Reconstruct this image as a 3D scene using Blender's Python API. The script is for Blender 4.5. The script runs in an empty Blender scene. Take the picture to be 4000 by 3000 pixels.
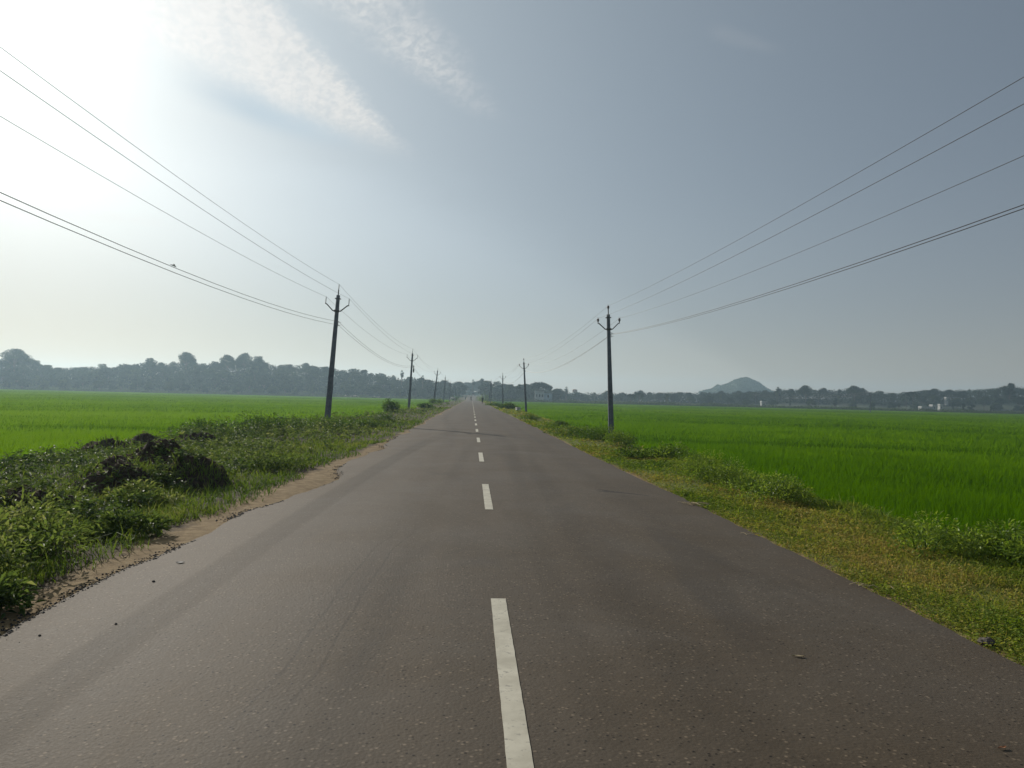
import bpy, math, random
import numpy as np
from mathutils import Vector, Matrix

random.seed(7)
rng = np.random.default_rng(11)
SC = bpy.context.scene
COL = SC.collection
R = math.radians

# ------------------------------------------------------------------ camera
CAM_H = 1.55
yaw, pitch, roll = R(2.97), R(1.047), R(1.4)
F = Vector((math.sin(yaw) * math.cos(pitch), math.cos(yaw) * math.cos(pitch), math.sin(pitch)))
R0 = Vector((math.cos(yaw), -math.sin(yaw), 0.0))
U0 = R0.cross(F)
UP = U0 * math.cos(roll) - R0 * math.sin(roll)
RT = R0 * math.cos(roll) + U0 * math.sin(roll)
cd = bpy.data.cameras.new('camera')
cam = bpy.data.objects.new('camera', cd)
COL.objects.link(cam)
cd.sensor_width = 36.0
cd.lens = 27.0
cd.clip_start = 0.05
cd.clip_end = 6000
M = Matrix((RT, UP, -F)).transposed().to_4x4()
M.translation = Vector((0, 0, CAM_H))
cam.matrix_world = M
SC.camera = cam

# ------------------------------------------------------------------ light, view
SUN_AZ, SUN_EL = R(-31.0), R(22.0)            # azimuth from +Y (road axis), negative = left
SUN_DIR = Vector((math.sin(SUN_AZ) * math.cos(SUN_EL), math.cos(SUN_AZ) * math.cos(SUN_EL), math.sin(SUN_EL)))
sl = bpy.data.lights.new('sun', 'SUN')
sl.energy = 4.2
sl.angle = R(0.6)
sl.color = (1.0, 0.93, 0.82)
sun = bpy.data.objects.new('sun', sl)
COL.objects.link(sun)
sun.rotation_euler = SUN_DIR.to_track_quat('Z', 'Y').to_euler()
sun.location = (-60, 90, 60)
SC.view_settings.view_transform = 'Standard'
SC.view_settings.look = 'None'
SC.view_settings.exposure = 0.0
SC.view_settings.gamma = 1.0
SC.view_settings.use_curve_mapping = False
SC.cycles.use_denoising = True
SC.cycles.max_bounces = 6
SC.cycles.diffuse_bounces = 3
SC.cycles.glossy_bounces = 2
SC.cycles.transmission_bounces = 3
SC.cycles.volume_bounces = 0
SC.cycles.transparent_max_bounces = 6


# ------------------------------------------------------------------ node helpers
class X:
    """A node socket that can be written as arithmetic."""
    def __init__(s, nt, k):
        s.nt, s.k = nt, k

    def _op(s, op, *o, clamp=False):
        n = s.nt.nodes.new('ShaderNodeMath')
        n.operation = op
        n.use_clamp = clamp
        for i, v in enumerate((s,) + o):
            if isinstance(v, X):
                s.nt.links.new(v.k, n.inputs[i])
            else:
                n.inputs[i].default_value = v
        return X(s.nt, n.outputs[0])

    def __add__(s, o): return s._op('ADD', o)
    __radd__ = __add__
    def __sub__(s, o): return s._op('SUBTRACT', o)
    def __rsub__(s, o): return (s * -1.0) + o
    def __mul__(s, o): return s._op('MULTIPLY', o)
    __rmul__ = __mul__
    def __truediv__(s, o): return s._op('DIVIDE', o)
    def pw(s, o): return s._op('POWER', o)
    def mx(s, o): return s._op('MAXIMUM', o)
    def mn(s, o): return s._op('MINIMUM', o)
    def ab(s): return s._op('ABSOLUTE')
    def exp(s): return s._op('EXPONENT')

    def step(s, a, b):
        n = s.nt.nodes.new('ShaderNodeMapRange')
        n.interpolation_type = 'SMOOTHSTEP'
        s.nt.links.new(s.k, n.inputs[0])
        lo, hi, t0, t1 = (a, b, 0.0, 1.0) if a < b else (b, a, 1.0, 0.0)
        for i, v in zip((1, 2, 3, 4), (lo, hi, t0, t1)):
            n.inputs[i].default_value = v
        return X(s.nt, n.outputs[0])


def node(nt, typ, props=None, **inp):
    n = nt.nodes.new(typ)
    for k, v in (props or {}).items():
        setattr(n, k, v)
    for k, v in inp.items():
        key = int(k[1:]) if k[0] == 'i' and k[1:].isdigit() else k
        if isinstance(v, X):
            nt.links.new(v.k, n.inputs[key])
        elif isinstance(v, bpy.types.NodeSocket):
            nt.links.new(v, n.inputs[key])
        else:
            n.inputs[key].default_value = v
    return n


def noise_x(nt, vec, scale, detail=3.0, rough=0.55, dist=0.0):
    n = node(nt, 'ShaderNodeTexNoise', None, Vector=vec, Scale=scale, Detail=detail, Roughness=rough, Distortion=dist)
    return X(nt, n.outputs['Fac'])


def mixc(nt, f, a, b):
    n = nt.nodes.new('ShaderNodeMix')
    n.data_type = 'RGBA'
    for v, i in ((f, 0), (a, 6), (b, 7)):
        if isinstance(v, X):
            nt.links.new(v.k, n.inputs[i])
        elif isinstance(v, bpy.types.NodeSocket):
            nt.links.new(v, n.inputs[i])
        elif i == 0:
            n.inputs[0].default_value = v
        else:
            n.inputs[i].default_value = (*v, 1.0) if len(v) == 3 else v
    return n.outputs[2]


def comb(nt, x, y, z=0.0):
    n = node(nt, 'ShaderNodeCombineXYZ', None, i0=x, i1=y, i2=z)
    return n.outputs[0]


# ------------------------------------------------------------------ sky
def build_world():
    w = bpy.data.worlds.new('World')
    SC.world = w
    w.use_nodes = True
    nt = w.node_tree
    nt.nodes.clear()
    out = nt.nodes.new('ShaderNodeOutputWorld')
    bg = nt.nodes.new('ShaderNodeBackground')
    nt.links.new(bg.outputs[0], out.inputs[0])
    bg.inputs[1].default_value = 0.10
    tc = nt.nodes.new('ShaderNodeTexCoord')
    sep = node(nt, 'ShaderNodeSeparateXYZ', None, i0=tc.outputs['Generated'])
    dx, dy, dz = (X(nt, o) for o in sep.outputs)
    sky = node(nt, 'ShaderNodeTexSky', dict(sky_type='NISHITA', sun_disc=False, sun_elevation=SUN_EL,
               sun_rotation=SUN_AZ, altitude=0.0, air_density=1.0, dust_density=0.6, ozone_density=1.5))
    # thin cirrus spread over the whole sky: desaturates it, brightest round the sun
    cosg = dx * SUN_DIR.x + dy * SUN_DIR.y + dz * SUN_DIR.z
    ang = cosg._op('ARCCOSINE')
    zc = dz.mx(0.02)
    hsv = node(nt, 'ShaderNodeHueSaturation', None, Saturation=SKY['sat'], Value=SKY['val'], Color=sky.outputs[0])
    col = hsv.outputs[0]
    glow = ((ang / -0.08).exp() * SKY['g1'] + (ang / -0.42).exp() * SKY['g2']) * (dz.step(0.0, 0.22) * 0.85 + 0.15)
    lum = glow * 1.0
    cirrus = node(nt, 'ShaderNodeVectorMath', dict(operation='SCALE'), i0=(0.92, 1.0, 0.965))
    nt.links.new(lum.k, cirrus.inputs['Scale'])
    low = (zc * -8.0).exp() * SKY['warm']
    dusty = node(nt, 'ShaderNodeVectorMath', dict(operation='SCALE'), i0=(1.0, 0.70, 0.55))
    nt.links.new(low.k, dusty.inputs['Scale'])
    b0 = SKY['base']
    col = node(nt, 'ShaderNodeVectorMath', dict(operation='ADD'), i0=col, i1=(b0 * 0.78, b0 * 0.98, b0 * 1.22)).outputs[0]
    add0 = node(nt, 'ShaderNodeVectorMath', dict(operation='ADD'), i0=col, i1=cirrus.outputs[0])
    add = node(nt, 'ShaderNodeVectorMath', dict(operation='ADD'), i0=add0.outputs[0], i1=dusty.outputs[0])
    # cloud plane coordinates
    px, py = dx / zc, dy / zc
    pv = comb(nt, px, py)
    warp = noise_x(nt, pv, 2.2, 3.0) - 0.5
    warp2 = noise_x(nt, pv, 7.0, 4.0) - 0.5

    def side(x0, y0, x1, y1):           # signed distance, positive to the right of the line walking p0 -> p1
        L = math.hypot(x1 - x0, y1 - y0)
        nx, ny = (y1 - y0) / L, -(x1 - x0) / L
        return (px - x0) * nx + (py - y0) * ny
    rp = comb(nt, px * 1.0 + py * 0.35, py * 0.55 - px * 0.2)
    puffs = noise_x(nt, rp, 36.0, 5.0, 0.6, 0.5)
    fibre = noise_x(nt, comb(nt, px * 9.0 + py * 2.3, py * 1.6 - px * 0.6), 1.0, 5.0, 0.65, 0.6)
    wob = warp * 0.16 + warp2 * 0.07
    gap = (side(-1.14, 2.20, -0.52, 3.22) + wob * 0.8 - 0.02).ab().step(0.20, 0.02) * (py + wob).step(2.12, 2.45) * (py + wob).step(3.25, 2.75)
    # main wisp: sharp right edge, frayed left edge, tip pointing down and right
    right = (side(-0.24, 3.22, -0.52, 1.85) + wob * 0.45 + (puffs - 0.5) * 0.07).step(-0.01, 0.09)
    left = (side(-1.10, 2.22, -0.40, 3.36) + wob * 1.5).step(-0.06, 0.26)
    tip = (py + wob).step(3.36, 2.65)
    m1 = right * left * tip * (fibre.step(0.20, 0.68) * 0.50 + 0.32 + puffs.step(0.30, 0.72) * 0.36)
    # second, thinner wisp beyond its right edge
    r2 = (side(0.11, 2.66, -0.13, 1.90) + wob * 0.9)
    s2 = r2.step(-0.02, 0.16) * (side(-0.46, 2.02, -0.02, 2.80) + wob * 0.8).step(-0.02, 0.14) * (py + wob).step(2.80, 2.52)
    m2 = s2 * (puffs.step(0.34, 0.66) * 0.6 + 0.30) * (fibre.step(0.2, 0.55) * 0.6 + 0.4)
    # faint streaks elsewhere
    w3 = (side(-2.9, 4.3, -1.7, 4.75) + wob).ab().step(0.28, 0.0) * (px.step(-2.9, -2.4)) * (px.step(-1.75, -2.1)) * 0.5
    w4 = (side(0.58, 1.99, 0.86, 2.12) + wob * 0.5).ab().step(0.06, 0.0) * px.step(0.58, 0.66) * px.step(0.88, 0.76) * 0.07
    mask = (m1 + m2 * 0.8 + w3 * fibre.step(0.3, 0.6) + w4)._op('MINIMUM', 0.95)
    cl_l = glow * 0.8 + SKY['cloud'] + puffs * 1.6
    ccol = node(nt, 'ShaderNodeVectorMath', dict(operation='SCALE'), i0=(1.0, 0.975, 0.94))
    nt.links.new(cl_l.k, ccol.inputs['Scale'])
    sheet = (side(1.05, 6.2, -0.24, 3.29) + wob * 2.0).step(-0.35, 0.7) * (py + wob).step(2.7, 3.7) * 0.11 + 1.0
    murk = 1.0 - (zc * -9.0).exp() * (ang * ang * -4.0).exp() * 0.62
    bank = node(nt, 'ShaderNodeVectorMath', dict(operation='SCALE'), i0=add.outputs[0])
    nt.links.new((murk * sheet).k, bank.inputs['Scale'])
    clear = mixc(nt, gap * ang.step(0.14, 0.26) * 0.75, bank.outputs[0], (5.0, 6.0, 6.8))
    fin = mixc(nt, mask * SKY['cmask'], clear, ccol.outputs[0])
    nt.links.new(fin, bg.inputs[0])


SKY = dict(sat=0.95, val=0.27, g1=5.0, g2=6.7, base=0.85, warm=1.5, cloud=4.9, cmask=0.80)
build_world()


# ------------------------------------------------------------------ object helpers
def tag(o, label=None, cat=None, group=None, kind=None):
    for k, v in (('label', label), ('category', cat), ('group', group), ('kind', kind)):
        if v:
            o[k] = v
    return o


def mesh_np(name, V, T, mat, shade=None, smooth=True):
    """Triangle mesh from numpy arrays; mat may be a list with matching index array in T[:,3]."""
    me = bpy.data.meshes.new(name)
    V = np.asarray(V, np.float32)
    T = np.asarray(T, np.int32)
    me.vertices.add(len(V))
    me.vertices.foreach_set('co', V.ravel())
    n = len(T)
    me.loops.add(n * 3)
    me.loops.foreach_set('vertex_index', T[:, :3].ravel())
    me.polygons.add(n)
    me.polygons.foreach_set('loop_start', np.arange(0, n * 3, 3, dtype=np.int32))
    me.polygons.foreach_set('use_smooth', np.full(n, smooth, bool))
    if isinstance(mat, (list, tuple)):
        for m in mat:
            me.materials.append(m)
        me.polygons.foreach_set('material_index', T[:, 3].copy())
    elif mat:
        me.materials.append(mat)
    if shade is not None:
        a = me.attributes.new('shade', 'FLOAT', 'POINT')
        a.data.foreach_set('value', np.asarray(shade, np.float32))
    me.update(calc_edges=True)
    return me


def link(name, me, parent=None, loc=None):
    o = bpy.data.objects.new(name, me)
    COL.objects.link(o)
    if parent:
        o.parent = parent
    if loc is not None:
        o.location = loc
    return o


def empty(name, loc=(0, 0, 0), rot=(0, 0, 0)):
    o = bpy.data.objects.new(name, None)
    COL.objects.link(o)
    o.location = loc
    o.rotation_euler = rot
    o.empty_display_size = 0.2
    return o


class MB:
    """Collects simple solids into one mesh."""
    def __init__(s):
        s.v, s.f = [], []

    def add(s, vs, fs):
        b = len(s.v)
        s.v += [tuple(v) for v in vs]
        s.f += [tuple(i + b for i in f) for f in fs]
        return s

    def frustum(s, c0, w0, d0, c1, w1, d1, bev=0.0):
        """Rectangular section from c0 to c1 with chamfered corners, vertical-ish."""
        vs = []
        for c, w, d in ((c0, w0, d0), (c1, w1, d1)):
            a, b, e = w / 2, d / 2, min(bev, w / 3, d / 3)
            ring = [(a, b - e), (a - e, b), (-a + e, b), (-a, b - e), (-a, -b + e), (-a + e, -b), (a - e, -b), (a, -b + e)] if bev else \
                   [(a, b), (-a, b), (-a, -b), (a, -b)]
            vs += [(c[0] + x, c[1] + y, c[2]) for x, y in ring]
        n = len(vs) // 2
        fs = [tuple(range(n - 1, -1, -1)), tuple(range(n, 2 * n))]
        fs += [(i, (i + 1) % n, n + (i + 1) % n, n + i) for i in range(n)]
        return s.add(vs, fs)

    def box(s, x0, x1, y0, y1, z0, z1):
        c = ((x0 + x1) / 2, (y0 + y1) / 2)
        return s.frustum((c[0], c[1], z0), x1 - x0, y1 - y0, (c[0], c[1], z1), x1 - x0, y1 - y0)

    def tube(s, pts, r, n=6, caps=True):
        pts = [Vector(p) for p in pts]
        rs = r if isinstance(r, (list, tuple)) else [r] * len(pts)
        vs, fs = [], []
        for i, p in enumerate(pts):
            t = (pts[min(i + 1, len(pts) - 1)] - pts[max(i - 1, 0)])
            t = t.normalized() if t.length > 1e-9 else Vector((0, 0, 1))
            a = Vector((0, 0, 1)) if abs(t.z) < 0.9 else Vector((0, 1, 0))
            u = t.cross(a).normalized()
            w = u.cross(t)
            for k in range(n):
                q = 2 * math.pi * (k + 0.5) / n
                vs.append(p + (u * math.cos(q) + w * math.sin(q)) * rs[i])
        for i in range(len(pts) - 1):
            for k in range(n):
                a, b = i * n + k, i * n + (k + 1) % n
                fs.append((a, a + n, b + n, b))
        if caps:
            fs.append(tuple(range(n)))
            fs.append(tuple(range(len(vs) - 1, len(vs) - n - 1, -1)))
        return s.add(vs, fs)

    def lathe(s, prof, c=(0, 0, 0), n=12):
        return s.tube([(c[0], c[1], c[2] + z) for _, z in prof], [max(r, 1e-4) for r, _ in prof], n)

    def mesh(s, name, mat, smooth=False):
        me = bpy.data.meshes.new(name)
        me.from_pydata(s.v, [], s.f)
        for m in (mat if isinstance(mat, (list, tuple)) else [mat]):
            me.materials.append(m)
        if smooth:
            me.polygons.foreach_set('use_smooth', np.ones(len(me.polygons), bool))
        me.update()
        return me

    def build(s, name, mat, parent=None, loc=None, smooth=False):
        return link(name, s.mesh(name, mat, smooth), parent, loc)


# value noise on numpy arrays
_P = np.random.default_rng(3).random((256, 256)).astype(np.float32)


def vnoise(x, y):
    xi, yi = np.floor(x).astype(int), np.floor(y).astype(int)
    fx, fy = x - xi, y - yi
    fx, fy = fx * fx * (3 - 2 * fx), fy * fy * (3 - 2 * fy)
    g = lambda a, b: _P[a & 255, b & 255]
    return (g(xi, yi) * (1 - fx) + g(xi + 1, yi) * fx) * (1 - fy) + (g(xi, yi + 1) * (1 - fx) + g(xi + 1, yi + 1) * fx) * fy


def fbm(x, y, o=4):
    s, a, t = 0, 1.0, 0
    for i in range(o):
        s = s + a * vnoise(x * 2 ** i + 17.3 * i, y * 2 ** i + 5.1 * i)
        t += a
        a *= 0.5
    return s / t - 0.5


def sst(x, a, b):
    t = np.clip((x - a) / (b - a), 0, 1)
    return t * t * (3 - 2 * t)


# ------------------------------------------------------------------ materials
def new_mat(name):
    m = bpy.data.materials.new(name)
    m.use_nodes = True
    nt = m.node_tree
    b = nt.nodes['Principled BSDF']
    return m, nt, b


def objco(nt):
    return node(nt, 'ShaderNodeTexCoord').outputs['Object']


def plain(name, col, rough=0.7, metal=0.0, var=0.25, scale=6.0, bump=0.0):
    m, nt, b = new_mat(name)
    v = noise_x(nt, objco(nt), scale, 5.0, 0.6)
    c0 = tuple(max(0, x * (1 - var)) for x in col)
    c1 = tuple(x * (1 + var) for x in col)
    nt.links.new(mixc(nt, v.step(0.3, 0.7), c0, c1), b.inputs['Base Color'])
    b.inputs['Roughness'].default_value = rough
    b.inputs['Metallic'].default_value = metal
    if bump:
        bn = node(nt, 'ShaderNodeBump', None, Strength=0.6, Distance=bump, Height=v)
        nt.links.new(bn.outputs[0], b.inputs['Normal'])
    return m


def leafy(name, cols, trans=0.4, rough=0.5, noise=None, spec=0.35, vary=0.0):
    """Leaf surface: colour runs along cols by the per-plant 'shade' attribute, light passes through."""
    m, nt, b = new_mat(name)
    at = node(nt, 'ShaderNodeAttribute', dict(attribute_name='shade'))
    f = X(nt, at.outputs['Fac'])
    ramp = node(nt, 'ShaderNodeValToRGB')
    el = ramp.color_ramp.elements
    while len(el) < len(cols):
        el.new(0.5)
    for i, c in enumerate(cols):
        el[i].position = i / max(1, len(cols) - 1)
        el[i].color = (*c, 1)
    if noise:
        f = f + (noise_x(nt, objco(nt), noise[0], 4.0) - 0.5) * noise[1]
    if vary:                          # each tree has its own tone
        f = f + (X(nt, node(nt, 'ShaderNodeObjectInfo').outputs['Random']) - 0.5) * vary
    nt.links.new(f.k, ramp.inputs[0])
    nt.links.new(ramp.outputs[0], b.inputs['Base Color'])
    b.inputs['Roughness'].default_value = rough
    b.inputs['Specular IOR Level'].default_value = spec
    b.inputs['Roughness'].default_value = rough
    tr = node(nt, 'ShaderNodeBsdfTranslucent')
    tcol = node(nt, 'ShaderNodeHueSaturation', None, Hue=0.49, Saturation=1.1, Value=1.25, Color=ramp.outputs[0])
    nt.links.new(tcol.outputs[0], tr.inputs[0])
    mx = node(nt, 'ShaderNodeMixShader', None, i0=trans)
    nt.links.new(b.outputs[0], mx.inputs[1])
    nt.links.new(tr.outputs[0], mx.inputs[2])
    nt.links.new(mx.outputs[0], nt.nodes['Material Output'].inputs[0])
    return m


def road_material():
    m, nt, b = new_mat('asphalt')
    co = objco(nt)
    sep = node(nt, 'ShaderNodeSeparateXYZ', None, i0=co)
    x, y = X(nt, sep.outputs[0]), X(nt, sep.outputs[1])
    stone = node(nt, 'ShaderNodeTexVoronoi', dict(feature='F1'), Vector=co, Scale=52.0, Randomness=1.0)
    d1 = X(nt, stone.outputs['Distance'])
    sc = node(nt, 'ShaderNodeSeparateColor', None, i0=stone.outputs['Color'])
    rnd, rnd2 = X(nt, sc.outputs[0]), X(nt, sc.outputs[1])
    fine = noise_x(nt, co, 160.0, 4.0, 0.7)
    mid = noise_x(nt, co, 9.0, 5.0, 0.65)
    big = noise_x(nt, co, 0.55, 4.0, 0.6, 0.5)
    lane = noise_x(nt, comb(nt, x * 1.6, y * 0.045), 1.0, 4.0, 0.6)
    # stones: mostly bitumen-coated, a few worn pale
    pale = rnd.step(0.84, 0.99) * d1.step(0.6, 0.2)
    pit = (rnd2.step(0.86, 0.97) * d1.step(0.5, 0.2))
    v = (0.091 + (mid - 0.5) * 0.035 + (big - 0.5) * 0.055 + (lane - 0.5) * 0.055 + (fine - 0.5) * 0.07 + pale * 0.12 - pit * 0.075)
    # wheel paths, polished and a little darker; dust towards the left edge
    for cx in (-1.9, -0.75, 1.15, 2.35):
        v = v - (x - cx + (lane - 0.5) * 0.4).ab().step(0.42, 0.05) * 0.008
    # two thin drag lines left of the middle
    bend = (noise_x(nt, comb(nt, 0.0, y * 0.25), 1.0, 2.0) - 0.5) * 0.6
    for cx in (-0.99, -0.80):
        ln = (x - cx + bend - (y - 4.5) * 0.035).ab().step(0.017, 0.004) * y.step(3.1, 4.0) * y.step(11.0, 6.0) * fine.step(0.3, 0.55)
        v = v - ln * 0.028
    # an old oil smear by the right side
    sm = (x - 2.56).ab().mx((y - 12.64 + (x - 2.56) * 0.66).ab() * (1.6 + (x - 2.2).mx(0.0) * 9.0))
    smear = (sm + (mid - 0.5) * 0.16).step(0.46, 0.26)
    v = v - smear * 0.05
    v = v.mx(0.012)
    dust = ((x * -1.0 - 0.6 + (big - 0.5) * 1.2 + (mid - 0.5) * 0.5).step(0.4, 3.0)) * (0.50 + (fine - 0.5) * 1.2)
    edge_r = (x + (mid - 0.5) * 0.5 + (big - 0.5) * 0.4).step(2.95, 3.42)
    tint = mixc(nt, big.step(0.35, 0.7), (1.0, 0.765, 0.51), (1.0, 0.82, 0.62))
    vec = node(nt, 'ShaderNodeVectorMath', dict(operation='SCALE'), i0=tint)
    nt.links.new(v.k, vec.inputs['Scale'])
    c = mixc(nt, dust * 0.24, vec.outputs[0], (0.22, 0.165, 0.105))
    worn = noise_x(nt, comb(nt, x * 0.8 + 11.0, y * 0.22), 1.0, 5.0, 0.6, 0.8)
    c = mixc(nt, worn.step(0.55, 0.72) * 0.35, c, (0.050, 0.043, 0.036))
    c = mixc(nt, worn.step(0.42, 0.28) * 0.30, c, (0.135, 0.108, 0.080))
    c = mixc(nt, edge_r * 0.3, c, (0.06, 0.047, 0.036))
    nt.links.new(c, b.inputs['Base Color'])
    rg = 0.74 + (fine - 0.5) * 0.3 + dust * 0.15 + (lane - 0.5) * 0.1
    nt.links.new(rg.k, b.inputs['Roughness'])
    b.inputs['Specular IOR Level'].default_value = 0.14
    hgt = d1 * -0.6 + rnd * 0.35 + fine * 0.5 + mid * 0.6
    bn = node(nt, 'ShaderNodeBump', None, Strength=0.4, Distance=0.006, Height=hgt)
    nt.links.new(bn.outputs[0], b.inputs['Normal'])
    return m


def ground_material():
    m, nt, b = new_mat('earth_and_turf')
    co = objco(nt)
    sep = node(nt, 'ShaderNodeSeparateXYZ', None, i0=co)
    x, y = X(nt, sep.outputs[0]), X(nt, sep.outputs[1])
    n1 = noise_x(nt, co, 0.9, 5.0, 0.62)
    n2 = noise_x(nt, co, 7.0, 5.0, 0.65)
    n3 = noise_x(nt, co, 45.0, 4.0, 0.7)
    sand = mixc(nt, n2.step(0.3, 0.75), (0.19, 0.13, 0.065), (0.32, 0.235, 0.125))
    sand = mixc(nt, (n3.step(0.62, 0.75)) * 0.6, sand, (0.09, 0.065, 0.045))
    soil = mixc(nt, n2.step(0.35, 0.7), (0.045, 0.032, 0.02), (0.115, 0.082, 0.05))
    turf = mixc(nt, n2.step(0.3, 0.7), (0.04, 0.055, 0.014), (0.10, 0.105, 0.03))
    # sandy strip beside the asphalt on the left, narrow one on the right
    wl = (x + 3.34 - y.step(9.0, 32.0) * 0.45 + (n1 - 0.5) * 0.9 + (n2 - 0.5) * 0.3).step(-0.16, 0.10)
    wr = (x - 3.52 + (n1 - 0.5) * 0.5 + (n2 - 0.5) * 0.2).step(0.14, -0.05)
    tf = mixc(nt, (n1 + (n2 - 0.5) * 0.5).step(0.44, 0.60), soil, turf)
    right_turf = mixc(nt, n2.step(0.35, 0.65), (0.10, 0.13, 0.025), (0.19, 0.20, 0.05))
    tf = mixc(nt, x.step(0.0, 1.0), tf, right_turf)
    field = (x.ab() - 0.02 * y.mn(60.0)).step(7.2, 8.2)
    tf = mixc(nt, field, tf, (0.05, 0.055, 0.022))
    far = y.step(380.0, 470.0)
    tf = mixc(nt, far * field, tf, mixc(nt, n1.step(0.35, 0.65), (0.055, 0.085, 0.025), (0.13, 0.15, 0.06)))
    strip = wl * x.step(0.4, -0.4) + wr * x.step(-0.4, 0.4)
    nt.links.new(mixc(nt, strip, tf, sand), b.inputs['Base Color'])
    b.inputs['Roughness'].default_value = 0.95
    b.inputs['Specular IOR Level'].default_value = 0.1
    bn = node(nt, 'ShaderNodeBump', None, Strength=0.8, Distance=0.03, Height=n2 + n3 * 0.4)
    nt.links.new(bn.outputs[0], b.inputs['Normal'])
    return m


def heap_material():
    m, nt, b = new_mat('dark_tilled_soil')
    co = objco(nt)
    n2 = noise_x(nt, co, 9.0, 6.0, 0.7)
    n3 = noise_x(nt, co, 40.0, 4.0, 0.7)
    nt.links.new(mixc(nt, n2.step(0.35, 0.7), (0.042, 0.031, 0.022), (0.12, 0.088, 0.058)), b.inputs['Base Color'])
    b.inputs['Roughness'].default_value = 0.95
    b.inputs['Specular IOR Level'].default_value = 0.1
    bn = node(nt, 'ShaderNodeBump', None, Strength=1.0, Distance=0.05, Height=n2 + n3 * 0.5)
    nt.links.new(bn.outputs[0], b.inputs['Normal'])
    return m


def concrete_material():
    m, nt, b = new_mat('weathered_concrete')
    co = objco(nt)
    sep = node(nt, 'ShaderNodeSeparateXYZ', None, i0=co)
    z = X(nt, sep.outputs[2])
    n = noise_x(nt, co, 5.0, 6.0, 0.65)
    st = noise_x(nt, node(nt, 'ShaderNodeMapping', None, Vector=co, Scale=(9, 9, 0.6)).outputs[0], 1.0, 5.0, 0.6)
    c = mixc(nt, n.step(0.3, 0.72), (0.095, 0.11, 0.135), (0.17, 0.19, 0.22))
    c = mixc(nt, st.step(0.5, 0.72) * 0.6, c, (0.045, 0.052, 0.066))
    nt.links.new(c, b.inputs['Base Color'])
    b.inputs['Roughness'].default_value = 0.85
    bn = node(nt, 'ShaderNodeBump', None, Strength=0.4, Distance=0.01, Height=n)
    nt.links.new(bn.outputs[0], b.inputs['Normal'])
    return m


MAT = {}
MAT['road'] = road_material()
MAT['ground'] = ground_material()
MAT['heap'] = heap_material()
MAT['concrete'] = concrete_material()
MAT['steel'] = plain('galvanised_steel', (0.10, 0.095, 0.09), 0.55, 0.4)
MAT['porcelain'] = plain('brown_porcelain', (0.05, 0.035, 0.03), 0.3)
MAT['polymer'] = plain('grey_polymer', (0.12, 0.11, 0.11), 0.5)
MAT['wire'] = plain('aluminium_wire', (0.09, 0.09, 0.09), 0.5, 0.3)
MAT['cable'] = plain('black_cable', (0.02, 0.02, 0.02), 0.5)
MAT['bark'] = plain('bark', (0.09, 0.07, 0.05), 0.9, 0, 0.4, 3.0, 0.05)
MAT['plaster'] = plain('pale_plaster', (0.40, 0.43, 0.43), 0.85, 0, 0.12, 0.8)
MAT['bluewash'] = plain('blue_limewash', (0.30, 0.38, 0.44), 0.85, 0, 0.15, 0.8)
MAT['white'] = plain('white_limewash', (0.34, 0.35, 0.345), 0.8, 0, 0.2, 1.0)
MAT['brick'] = plain('brick_tank', (0.33, 0.22, 0.16), 0.85, 0, 0.2, 1.0)
MAT['void'] = plain('dark_opening', (0.03, 0.035, 0.04), 0.5)
MAT['roof'] = plain('tin_roof', (0.42, 0.43, 0.42), 0.6, 0, 0.2, 0.7)
MAT['stone'] = plain('stone', (0.10, 0.085, 0.07), 0.9, 0, 0.35, 14.0, 0.01)
MAT['tarbit'] = plain('broken_asphalt', (0.04, 0.036, 0.033), 0.9, 0, 0.4, 30.0)
MAT['straw'] = plain('dry_straw', (0.42, 0.34, 0.20), 0.8, 0, 0.25, 20.0)
MAT['drybark'] = plain('dead_leaf', (0.35, 0.16, 0.07), 0.7, 0, 0.3, 40.0)
MAT['cow'] = plain('white_hide', (0.62, 0.60, 0.55), 0.8, 0, 0.12, 3.0)
MAT['horn'] = plain('dark_horn', (0.05, 0.045, 0.04), 0.6)
MAT['skin'] = plain('brown_skin', (0.16, 0.09, 0.06), 0.6, 0, 0.1)
MAT['darkcloth'] = plain('dark_cloth', (0.035, 0.032, 0.035), 0.9)
MAT['greencloth'] = plain('dark_green_cloth', (0.03, 0.055, 0.04), 0.9)
MAT['hair'] = plain('black_hair', (0.012, 0.011, 0.010), 0.5)
MAT['rubber'] = plain('black_rubber', (0.02, 0.02, 0.02), 0.8)
MAT['paint'] = plain('dark_red_paint', (0.08, 0.025, 0.02), 0.35)
MAT['feather'] = plain('grey_feather', (0.20, 0.20, 0.20), 0.8)
MAT['glass'] = plain('dark_glass', (0.03, 0.04, 0.045), 0.15)
MAT['truck'] = plain('brown_body', (0.16, 0.11, 0.09), 0.6)
MAT['hillgreen'] = plain('wooded_slope', (0.045, 0.065, 0.028), 0.95, 0, 0.45, 0.06, 1.5)

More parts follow.
